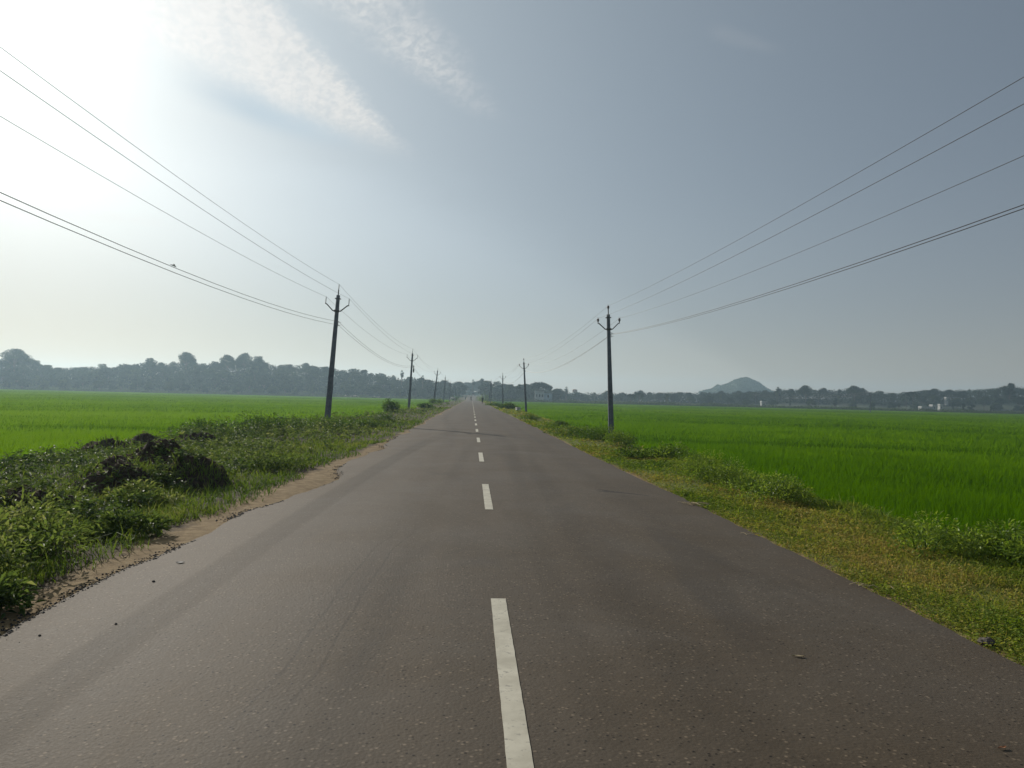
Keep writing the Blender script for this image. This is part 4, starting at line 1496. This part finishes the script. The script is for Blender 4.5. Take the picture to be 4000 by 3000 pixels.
# pale earth banks at the foot of the ridge
for px, Y, w, hh, lab in ((1368, 470, 8.0, 1.6, 'bare pale earth bank below the ridge right of the near pole'),
                          (1468, 474, 4.5, 1.2, 'small pale earth patch below the ridge toward the coil pole')):
    mb = MB()
    x0 = bearing(px) * Y
    n = 22
    rows = []
    for j in range(5):
        for i in range(n):
            u = i / (n - 1) * 2 - 1
            e = math.sqrt(max(0, 1 - u * u)) * (1 + 0.3 * math.sin(9 * u + j))
            rows.append((u * w, j * 0.9, -0.4 + hh * e * (j / 4) ** 0.7 + 0.2 * math.sin(5 * u + 2 * j)))
    mb.add(rows, [(j * n + i, j * n + i + 1, (j + 1) * n + i + 1, (j + 1) * n + i) for j in range(4) for i in range(n - 1)])
    o = mb.build('earth_bank', plain('pale_clay', (0.42, 0.36, 0.27), 0.95, 0, 0.3, 1.5), loc=(x0, Y - 3, -0.3))
    tag(o, lab, 'earth bank', 'bare earth banks under the ridge')


# ------------------------------------------------------------------ buildings
def house(px, Y, z, w, d, h, lab, wall_m, wins, cat='house', annex=None):
    root = empty('house', (bearing(px) * Y, Y, z), (0, 0, R(-4)))
    tag(root, lab, cat)
    wmb = MB()
    wmb.box(-w / 2, w / 2, 0, d, -2, h)
    wo = wmb.build('wall', wall_m, root)
    r = MB()
    r.box(-w / 2 - 0.35, w / 2 + 0.35, -0.45, d + 0.35, h + 0.003, h + 0.22)
    r.box(-w / 2 - 0.1, w / 2 + 0.1, -0.2, -0.05, h + 0.223, h + 0.85)
    r.box(-w / 2 - 0.1, -w / 2 + 0.05, -0.05, d, h + 0.223, h + 0.85)
    r.build('roof', MAT['white'], root)
    for x, zz, ww, hh in wins:
        f = MB().box(x - ww / 2 - 0.08, x + ww / 2 + 0.08, -0.06, -0.003, zz - 0.08, zz + hh + 0.08).build('window', MAT['white'], root)
        MB().box(x - ww / 2, x + ww / 2, -0.075, -0.063, zz, zz + hh).build('pane', MAT['void'], f)
    if annex:
        ax, aw, ah = annex
        MB().box(ax - aw / 2, ax + aw / 2, 0.6, d, -2, ah).build('annex_wall', MAT['bluewash'], root)
        MB().box(ax - aw / 2 - 0.2, ax + aw / 2 + 0.3, 0.2, d + 0.2, ah + 0.003, ah + 0.18).build('annex_roof', MAT['roof'], root)
        f = MB().box(ax - 0.55, ax + 0.55, 0.54, 0.597, ah - 2.6, ah - 1.0).build('window', MAT['white'], root)
        MB().box(ax - 0.45, ax + 0.45, 0.525, 0.537, ah - 2.5, ah - 1.1).build('pane', MAT['void'], f)
    return root


house(2107, 455, 1.4, 5.4, 6, 3.9, 'pale flat-roofed house with dark windows and a bluish annex', MAT['plaster'],
      [(-1.6, 1.2, 0.5, 1.5), (0.1, 1.2, 0.6, 1.6), (1.7, 1.2, 0.5, 1.5)], annex=(5.2, 4.9, 3.5))
house(3622, 470, -0.2, 7.0, 4, 2.0, 'long low white building with a taller block at its right end', MAT['white'],
      [(-2, 0.5, 0.7, 0.7), (0.5, 0.5, 0.7, 0.7)], cat='building', annex=None)
b_ = house(3650, 469, -0.2, 2.3, 4, 3.3, 'small white tower block joined to the long low building', MAT['white'], [(0, 1.7, 0.6, 0.8)], cat='building')
house(3678, 480, 0.4, 1.8, 3, 3.2, 'tiny white hut right of the long low building', MAT['white'], [(0, 1.4, 0.5, 0.9)], cat='hut')
house(3700, 560, 6.2, 1.6, 3, 3.3, 'tiny pale hut high among the right treeline', MAT['white'], [(0, 1.4, 0.5, 0.9)], cat='hut')
house(2984, 475, 0.2, 2.8, 3, 2.6, 'low white hut behind the pole at the paddy edge', MAT['white'], [(0, 0.9, 0.6, 0.8)], cat='hut')
# tank tower
T0 = empty('water_tower', (bearing(2245) * 640, 640, -0.8))
tag(T0, 'hazy tower with a brick-coloured tank on top beyond the scrub', 'water tower')
mb = MB()
for sx in (-1, 1):
    for sy in (-1, 1):
        mb.box(sx * 1.4 - 0.2, sx * 1.4 + 0.2, sy * 1.4 - 0.2, sy * 1.4 + 0.2, -0.5, 8.3)
for zz in (2.6, 5.4):
    mb.box(-1.2, 1.2, -1.5, -1.3, zz, zz + 0.3)
    mb.box(-1.2, 1.2, 1.3, 1.5, zz, zz + 0.3)
mb.build('stand', MAT['plaster'], T0)
mb = MB()
mb.lathe([(0.2, 8.303), (1.9, 8.31), (2.05, 8.7), (2.05, 10.4), (1.7, 10.8), (0.3, 11.1)], n=16)
mb.build('tank', MAT['brick'], T0, smooth=False)

# ------------------------------------------------------------------ culvert blocks, small roadside things
for x, y, lab, m in ((6.25, 103, 'white painted culvert block with a dark shaded face on the right verge', MAT['white']),
                     (-5.95, 104, 'dark culvert block half sunk in the left verge grass', MAT['concrete'])):
    root = empty('culvert_block', (x, y, float(ground_z(x, y)) - 0.05), (0, 0, R(12)))
    tag(root, lab, 'culvert block', 'parapet blocks of the culvert')
    MB().frustum((0, 0, 0), 0.55, 0.9, (0, 0, 0.42), 0.52, 0.86, 0.03).build('parapet', m, root)
    MB().frustum((0, 0, 0.423), 0.60, 0.95, (0, 0, 0.50), 0.58, 0.93, 0.02).build('coping', m, root)


def rock_mesh(r, seed, mat, name):
    g_ = np.random.default_rng(seed)
    mb = MB()
    n, k = 9, 6
    prof = []
    vs, fs = [], []
    for j in range(k + 1):
        ph = math.pi * j / k
        for i in range(n):
            a = 2 * math.pi * i / n
            q = r * g_.uniform(0.78, 1.15)
            vs.append((q * math.sin(ph) * math.cos(a), q * math.sin(ph) * math.sin(a) * 0.8, q * 0.62 * math.cos(ph) + r * 0.35))
    for j in range(k):
        for i in range(n):
            fs.append((j * n + i, j * n + (i + 1) % n, (j + 1) * n + (i + 1) % n, (j + 1) * n + i))
    return mb.add(vs, fs).mesh(name, mat)


def on_road(x):
    return 0.05 * (1 - ((x - 0.27) / 3.2) ** 2)


STONES = [(3.50, 5.02, -0.03, 0.055, 'dark stone lying on the grass edge at the lower right', MAT['stone']),
          (-2.27, 5.14, None, 0.009, 'black pebble alone on the asphalt near the left edge', MAT['tarbit']),
          (-2.63, 4.92, None, 0.009, 'black pebble closest to the lower left frame edge', MAT['tarbit']),
          (-2.50, 6.30, None, 0.013, 'dark pebble on the asphalt beside the broken crumbs', MAT['tarbit'])]
for i, (x, y, z, r, lab, m) in enumerate(STONES):
    o = link('stone', rock_mesh(r, 400 + i, m, 'stone'), loc=(x, y, (on_road(x) if z is None else z)))
    tag(o, lab, 'stone', 'stray stones on the road edge')

# loose crumbs of broken asphalt along the left edge
def crumbs():
    V, T = [], []
    n = 2600
    y = np.concatenate([rng.uniform(4.2, 12, n), rng.uniform(12, 30, n // 2)])
    clus = fbm(y * 1.3, y * 0 + 14.0, 3) > -0.04
    y = y[clus]
    ex = np.interp(y, ROAD_Y, ROAD_XL)
    x = ex - np.abs(rng.normal(0, 0.10, len(y))) + 0.035
    stray = rng.random(len(y)) < 0.05
    x = np.where(stray, ex + rng.random(len(y)) * 0.5, x)
    r = rng.uniform(0.003, 0.012, len(y)) * (1 + 0.03 * y) * np.where(stray, 0.5, 1)
    inside = x > ex
    z = np.where(inside, on_road(x) - 0.003, ground_z(x, y)) + r * 0.2
    octv = np.array([(1, 0, 0), (-1, 0, 0), (0, 1, 0), (0, -1, 0), (0, 0, .7), (0, 0, -.7)])
    octf = np.array([(0, 2, 4), (2, 1, 4), (1, 3, 4), (3, 0, 4), (2, 0, 5), (1, 2, 5), (3, 1, 5), (0, 3, 5)])
    P = np.stack([x, y, z], 1)
    V = (P[:, None] + octv[None] * r[:, None, None] * rng.uniform(0.6, 1.3, (len(y), 6, 1))).reshape(-1, 3)
    T = (octf[None] + np.arange(len(y))[:, None, None] * 6).reshape(-1, 3)
    o = link('asphalt_gravel', mesh_np('asphalt_gravel', V, T, MAT['tarbit']))
    tag(o, 'crumbled dark asphalt gravel along the broken left road edge', 'gravel', kind='stuff')


crumbs()

# dry straw bits at the right edge, a fallen leaf and two scraps
for i, (x, y, n, L, lab) in enumerate(((3.42, 11.5, 14, 0.34, 'bundle of pale dry straw lying across the right asphalt edge'),
                                       (3.38, 8.9, 4, 0.2, 'short pale straw stalks at the right asphalt edge'),
                                       (3.46, 6.4, 5, 0.14, 'a few pale straws on the grass edge, nearest the viewer'))):
    mb = MB()
    for k in range(n):
        a = random.gauss(-0.5, 0.5)
        cx, cy = random.uniform(-0.15, 0.15), random.uniform(-0.12, 0.12)
        l = L * random.uniform(0.4, 1)
        zz = 0.012 + 0.01 * random.random()
        mb.tube([(cx - math.cos(a) * l / 2, cy - math.sin(a) * l / 2, zz), (cx, cy, zz + 0.015), (cx + math.cos(a) * l / 2, cy + math.sin(a) * l / 2, zz)], 0.004, 4)
    o = mb.build('dry_straw', MAT['straw'], loc=(x, y, 0.0))
    tag(o, lab, 'straw', 'dry straw on the right road edge')


def flat_leaf(name, x, y, L, W, m, lab, cat, rz):
    mb = MB()
    vs = []
    for i in range(9):
        t = i / 8
        w = W * math.sin(math.pi * min(1, t * 0.95 + 0.03)) / 2
        vs += [((t - .5) * L, w, 0.006 + 0.02 * (t - 0.5) ** 2 * L * 10), ((t - .5) * L, 0, 0.003), ((t - .5) * L, -w, 0.008)]
    fs = [(3 * i + j, 3 * i + j + 1, 3 * i + j + 4, 3 * i + j + 3) for i in range(8) for j in (0, 1)]
    o = mb.add(vs, fs).build(name, m, loc=(x, y, on_road(x) + 0.002))
    o.rotation_euler.z = rz
    tag(o, lab, cat)


flat_leaf('fallen_leaf', 2.42, 3.36, 0.05, 0.02, MAT['drybark'], 'orange brown dead leaf on the asphalt, lower right', 'leaf', 0.3)
flat_leaf('paper_scrap', -2.55, 7.0, 0.07, 0.05, MAT['white'], 'white scrap on the asphalt by the left sandy strip', 'scrap', 0.2)
flat_leaf('paper_scrap', 2.0, 4.55, 0.07, 0.03, MAT['straw'], 'pale flake on the open asphalt of the right lane', 'scrap', -0.3)


# ------------------------------------------------------------------ figures
def skin_mesh(name, verts, edges, radii, mat, root=0, sub=1):
    me = bpy.data.meshes.new(name)
    me.from_pydata(verts, edges, [])
    o = bpy.data.objects.new(name, me)
    COL.objects.link(o)
    o.modifiers.new('skin', 'SKIN')
    me.skin_vertices.new() if not me.skin_vertices else None
    for i, r in enumerate(radii):
        sv = me.skin_vertices[0].data[i]
        sv.radius = (r, r) if not isinstance(r, tuple) else r
        sv.use_root = i == root
    if sub:
        sm = o.modifiers.new('sub', 'SUBSURF')
        sm.levels = sm.render_levels = sub
    dg = bpy.context.evaluated_depsgraph_get()
    out = bpy.data.meshes.new_from_object(o.evaluated_get(dg))
    bpy.data.objects.remove(o)
    out.name = name
    out.materials.clear()
    out.materials.append(mat)
    out.polygons.foreach_set('use_smooth', np.ones(len(out.polygons), bool))
    return out


def person(loc, rz, J, lab, top_m, leg_m, scale=1.0):
    """J: joints dict. One skinned body; shirt, lower garment and hair are its children."""
    names = ['pelvis', 'waist', 'chest', 'neck', 'head0', 'head1', 'shL', 'elL', 'haL', 'shR', 'elR', 'haR', 'hipL', 'knL', 'anL', 'toL', 'hipR', 'knR', 'anR', 'toR']
    rad = dict(pelvis=.13, waist=.12, chest=.14, neck=.055, head0=.075, head1=.085, shL=.06, elL=.045, haL=.03, shR=.06, elR=.045, haR=.03,
               hipL=.09, knL=.06, anL=.04, toL=.03, hipR=.09, knR=.06, anR=.04, toR=.03)
    E_ = [('pelvis', 'waist'), ('waist', 'chest'), ('chest', 'neck'), ('neck', 'head0'), ('head0', 'head1'), ('chest', 'shL'), ('shL', 'elL'), ('elL', 'haL'),
          ('chest', 'shR'), ('shR', 'elR'), ('elR', 'haR'), ('pelvis', 'hipL'), ('hipL', 'knL'), ('knL', 'anL'), ('anL', 'toL'), ('pelvis', 'hipR'), ('hipR', 'knR'), ('knR', 'anR'), ('anR', 'toR')]
    ix = {n: i for i, n in enumerate(names)}
    body = skin_mesh('person', [J[n] for n in names], [(ix[a], ix[b]) for a, b in E_], [rad[n] for n in names], MAT['skin'])
    root = link('person', body, loc=loc)
    root.rotation_euler.z = rz
    root.scale = (scale,) * 3
    tag(root, lab, 'person')

    def sub_(nm, keys, ed, k, m):
        me = skin_mesh(nm, [J[n] for n in keys], [(keys.index(a), keys.index(b)) for a, b in ed], [rad[n] * k + 0.012 for n in keys], m)
        link(nm, me, root)
    sub_('shirt', ['pelvis', 'waist', 'chest', 'shL', 'elL', 'shR', 'elR'], [('pelvis', 'waist'), ('waist', 'chest'), ('chest', 'shL'), ('shL', 'elL'), ('chest', 'shR'), ('shR', 'elR')], 1.12, top_m)
    sub_('trousers', ['pelvis', 'hipL', 'knL', 'hipR', 'knR'], [('pelvis', 'hipL'), ('hipL', 'knL'), ('pelvis', 'hipR'), ('hipR', 'knR')], 1.15, leg_m)
    hd = Vector(J['head1'])
    hm = MB().lathe([(0.02, -0.10), (0.095, -0.04), (0.105, 0.02), (0.085, 0.085), (0.03, 0.115)], (hd.x, hd.y + 0.02, hd.z + 0.02), 10)
    hm.build('hair', MAT['hair'], root, smooth=True)
    return root


walk = dict(pelvis=(0, 0, .92), waist=(0, 0, 1.08), chest=(0, .01, 1.28), neck=(0, 0, 1.43), head0=(0, -.02, 1.50), head1=(0, -.02, 1.60),
            shL=(-.18, 0, 1.38), elL=(-.26, .03, 1.12), haL=(-.24, -.06, .88), shR=(.18, 0, 1.38), elR=(.27, 0, 1.12), haR=(.24, -.1, .92),
            hipL=(-.09, 0, .88), knL=(-.10, -.12, .50), anL=(-.10, -.06, .09), toL=(-.10, -.22, .04),
            hipR=(.09, 0, .88), knR=(.09, .06, .50), anR=(.09, .24, .14), toR=(.09, .12, .05))
person((2.45, 176, float(road_z(176)) + 0.0), 0.1, walk, 'person in dark green clothes walking at the right road edge', MAT['greencloth'], MAT['greencloth'], 1.0)
ride = dict(pelvis=(0, .18, .82), waist=(0, .14, .98), chest=(0, .06, 1.18), neck=(0, .02, 1.33), head0=(0, 0, 1.40), head1=(0, -.02, 1.50),
            shL=(-.18, .05, 1.28), elL=(-.30, -.12, 1.08), haL=(-.30, -.42, 1.03), shR=(.18, .05, 1.28), elR=(.30, -.12, 1.08), haR=(.30, -.42, 1.03),
            hipL=(-.11, .14, .80), knL=(-.20, -.24, .70), anL=(-.20, -.08, .32), toL=(-.20, -.24, .27),
            hipR=(.11, .14, .80), knR=(.20, -.24, .70), anR=(.20, -.08, .32), toR=(.20, -.24, .27))
MX, MY = -0.25, 300.0
person((MX, MY, 0.04), 0.0, ride, 'person in dark clothes riding the motorcycle down the centre line', MAT['darkcloth'], MAT['darkcloth'], 1.08)


def motorcycle():
    root = empty('motorcycle', (MX, MY, 0.045))
    tag(root, 'dark motorcycle coming toward the viewer on the centre line', 'motorcycle')
    for yy in (-0.64, 0.64):
        mb = MB()
        mb.tube([(0, yy + 0.27 * math.cos(a), 0.30 + 0.27 * math.sin(a)) for a in np.linspace(0, 2 * math.pi, 25)], 0.045, 8, caps=False)
        w = mb.build('wheel', MAT['rubber'], root, smooth=True)
        mb = MB()
        for k in range(6):
            a = math.pi * k / 6
            mb.tube([(0, yy + 0.24 * math.cos(a), 0.30 + 0.24 * math.sin(a)), (0, yy - 0.24 * math.cos(a), 0.30 - 0.24 * math.sin(a))], 0.008, 4)
        mb.tube([(-0.06, yy, 0.30), (0.06, yy, 0.30)], 0.04, 8)
        mb.build('rim', MAT['steel'], w)
    mb = MB()
    mb.tube([(0, -0.42, 0.86), (0, -0.1, 0.62), (0, 0.3, 0.5), (0, 0.64, 0.30)], 0.035, 6)
    mb.tube([(0, -0.42, 0.80), (0, -0.25, 0.38), (0, 0.2, 0.30), (0, 0.3, 0.6)], 0.03, 6)
    mb.frustum((0, -0.02, 0.28), 0.24, 0.34, (0, -0.02, 0.56), 0.20, 0.30, 0.03)
    mb.build('frame', MAT['steel'], root)
    mb = MB()
    for s in (-1, 1):
        mb.tube([(s * 0.07, -0.64, 0.30), (s * 0.07, -0.42, 0.92)], 0.025, 6)
    mb.build('fork', MAT['steel'], root)
    MB().tube([(-0.34, -0.38, 1.02), (-0.15, -0.44, 0.98), (0.15, -0.44, 0.98), (0.34, -0.38, 1.02)], 0.016, 6).build('handlebar', MAT['steel'], root)
    MB().tube([(0, -0.38, 0.78), (0, -0.2, 0.86), (0, 0.0, 0.80)], [0.09, 0.15, 0.10], 10).build('fuel_tank', MAT['paint'], root, smooth=True)
    MB().tube([(0, 0.0, 0.77), (0, 0.3, 0.77), (0, 0.62, 0.82)], [0.10, 0.13, 0.08], 8).build('seat', MAT['rubber'], root, smooth=True)
    MB().tube([(0, -0.50, 0.90), (0, -0.60, 0.90)], [0.06, 0.09], 10).build('headlight', MAT['glass'], root)
    MB().tube([(0, -0.64 + 0.36 * math.cos(a), 0.30 + 0.36 * math.sin(a)) for a in np.linspace(0.5, 2.2, 9)], 0.06, 6).build('mudguard', MAT['paint'], root)


motorcycle()


def cow():
    v = [(0.55, 0, 1.12), (0.0, 0, 1.08), (-0.55, 0, 1.16), (-0.85, 0, 1.05), (-1.05, 0, 0.78), (-1.22, 0, 0.50), (-1.36, 0, 0.28),
         (0.62, .20, .95), (0.52, .21, .62), (0.66, .20, .40), (0.62, .20, .06), (0.62, -.20, .95), (0.52, -.21, .62), (0.66, -.20, .40), (0.62, -.20, .06),
         (-0.60, .17, .90), (-0.60, .17, .50), (-0.62, .17, .06), (-0.60, -.17, .90), (-0.58, -.17, .50), (-0.66, -.17, .06), (-0.48, 0, 1.38)]
    e = [(0, 1), (1, 2), (2, 3), (3, 4), (4, 5), (5, 6), (0, 7), (7, 8), (8, 9), (9, 10), (0, 11), (11, 12), (12, 13), (13, 14), (2, 15), (15, 16), (16, 17), (2, 18), (18, 19), (19, 20), (2, 21)]
    r = [.30, .37, .33, .22, .17, .14, .08, .17, .10, .06, .055, .17, .10, .06, .055, .13, .07, .055, .13, .07, .055, .12]
    o = link('cow', skin_mesh('cow', v, e, r, MAT['cow'], 1), loc=(-6.2, 258, float(ground_z(-6.2, 258)) - 0.02))
    o.rotation_euler.z = R(-24)
    tag(o, 'white humped cow grazing head down on the left verge', 'cow')
    for s in (-1, 1):
        MB().tube([(-1.10, s * 0.08, 0.66), (-1.05, s * 0.20, 0.80), (-1.0, s * 0.18, 0.95)], [0.03, 0.022, 0.006], 6).build('horn', MAT['horn'], o)
        MB().tube([(-1.08, s * 0.10, 0.62), (-1.05, s * 0.24, 0.62), (-1.05, s * 0.32, 0.56)], [0.02, 0.05, 0.01], 6).build('ear', MAT['cow'], o)
    MB().tube([(0.80, 0, 1.12), (0.92, 0, 0.95), (0.92, 0, 0.55), (0.93, 0, 0.40)], [0.03, 0.022, 0.018, 0.04], 6).build('tail', MAT['cow'], o)


cow()


def vehicle():
    y = 600.0
    root = empty('truck', (bearing(1849) * y, y, float(road_z(y)) + 0.04))
    tag(root, 'small pale-roofed vehicle far away where the road ends', 'vehicle')
    MB().frustum((0, 1.5, 0.5), 2.1, 5.0, (0, 1.5, 1.55), 2.2, 5.0, 0.08).build('body', MAT['truck'], root)
    MB().frustum((0, 1.5, 1.553), 2.05, 4.6, (0, 1.5, 2.5), 1.9, 4.4, 0.1).build('cab', MAT['glass'], root)
    MB().frustum((0, 1.5, 2.503), 2.1, 4.8, (0, 1.5, 2.95), 1.9, 4.5, 0.08).build('roof', MAT['white'], root)
    for s in (-1, 1):
        MB().tube([(s * 0.7, -1.03, 0.95), (s * 0.7, -1.08, 0.95)], 0.14, 10).build('headlight', MAT['white'], root)
        for yy in (-0.2, 3.2):
            MB().tube([(s * 0.85, yy, 0.42), (s * 1.08, yy, 0.42)], 0.42, 14).build('wheel', MAT['rubber'], root)


vehicle()

# black and white guard stone far up the left edge
root = empty('guard_stone', (-3.3, 400, float(road_z(400)) - 0.05))
tag(root, 'tiny black and white guard stone far along the left road edge', 'guard stone')
MB().frustum((0, 0, 0), 0.5, 0.4, (0, 0, 0.45), 0.5, 0.4, 0.05).build('base', MAT['void'], root)
MB().frustum((0, 0, 0.453), 0.5, 0.4, (0, 0, 0.9), 0.5, 0.4, 0.05).build('middle_band', MAT['white'], root)
MB().frustum((0, 0, 0.903), 0.5, 0.4, (0, 0, 1.3), 0.4, 0.3, 0.08).build('cap', MAT['void'], root)
# little white shrine by the right far poles
root = empty('roadside_shrine', (bearing(1889) * 420, 420, float(road_z(420)) - 0.1))
tag(root, 'small white roadside shrine left of the far right pole', 'shrine')
MB().frustum((0, 0, 0), 1.6, 1.6, (0, 0, 1.8), 1.5, 1.5, 0.05).build('base', MAT['plaster'], root)
MB().frustum((0, 0, 1.803), 1.7, 1.7, (0, 0, 3.2), 0.2, 0.2, 0.03).build('roof', MAT['white'], root)


def bird():
    # in flight between the two left cables
    v = F * 3000 + RT * (678 - 2000) - UP * (1038 - 1500)
    t = 60.0 / v.y
    root = empty('bird', Vector((0, 0, CAM_H)) + v * t, (0, R(12), R(20)))
    tag(root, 'small bird gliding in the sky just above the lower left cables', 'bird')
    MB().tube([(0.22, 0, -.06), (0.10, 0, 0), (-0.08, 0, 0.02), (-0.26, 0, 0.02)], [0.01, 0.05, 0.045, 0.012], 8).build('body', MAT['feather'], root, smooth=True)
    for s in (-1, 1):
        mb = MB()
        rows = []
        for i in range(6):
            u = i / 5
            c = 0.13 * (1 - 0.75 * u)
            zz = 0.10 * math.sin(u * 2.4)
            rows += [(0.06 - 0.10 * u + c / 2, s * (0.03 + 0.34 * u), zz + 0.008), (0.06 - 0.10 * u, s * (0.03 + 0.34 * u), zz + 0.016), (0.06 - 0.10 * u - c / 2, s * (0.03 + 0.34 * u), zz)]
        mb.add(rows, [(3 * i + j, 3 * i + j + 1, 3 * i + j + 4, 3 * i + j + 3) for i in range(5) for j in (0, 1)])
        mb.build('wing', MAT['feather'], root)


bird()


# ------------------------------------------------------------------ haze
def haze():
    m = bpy.data.materials.new('morning_haze')
    m.use_nodes = True
    nt = m.node_tree
    nt.nodes.clear()
    out = nt.nodes.new('ShaderNodeOutputMaterial')
    pv = node(nt, 'ShaderNodeVolumePrincipled', None, Color=(0.60, 0.84, 1.0, 1.0), Density=0.00040, Anisotropy=0.46)
    nt.links.new(pv.outputs[0], out.inputs['Volume'])
    o = MB().box(-1900, 1900, -90, 2080, -4.5, 60).build('haze', m)
    o.display_type = 'WIRE'
    tag(o, 'thin bluish morning haze over the whole plain', 'haze', kind='stuff')


haze()
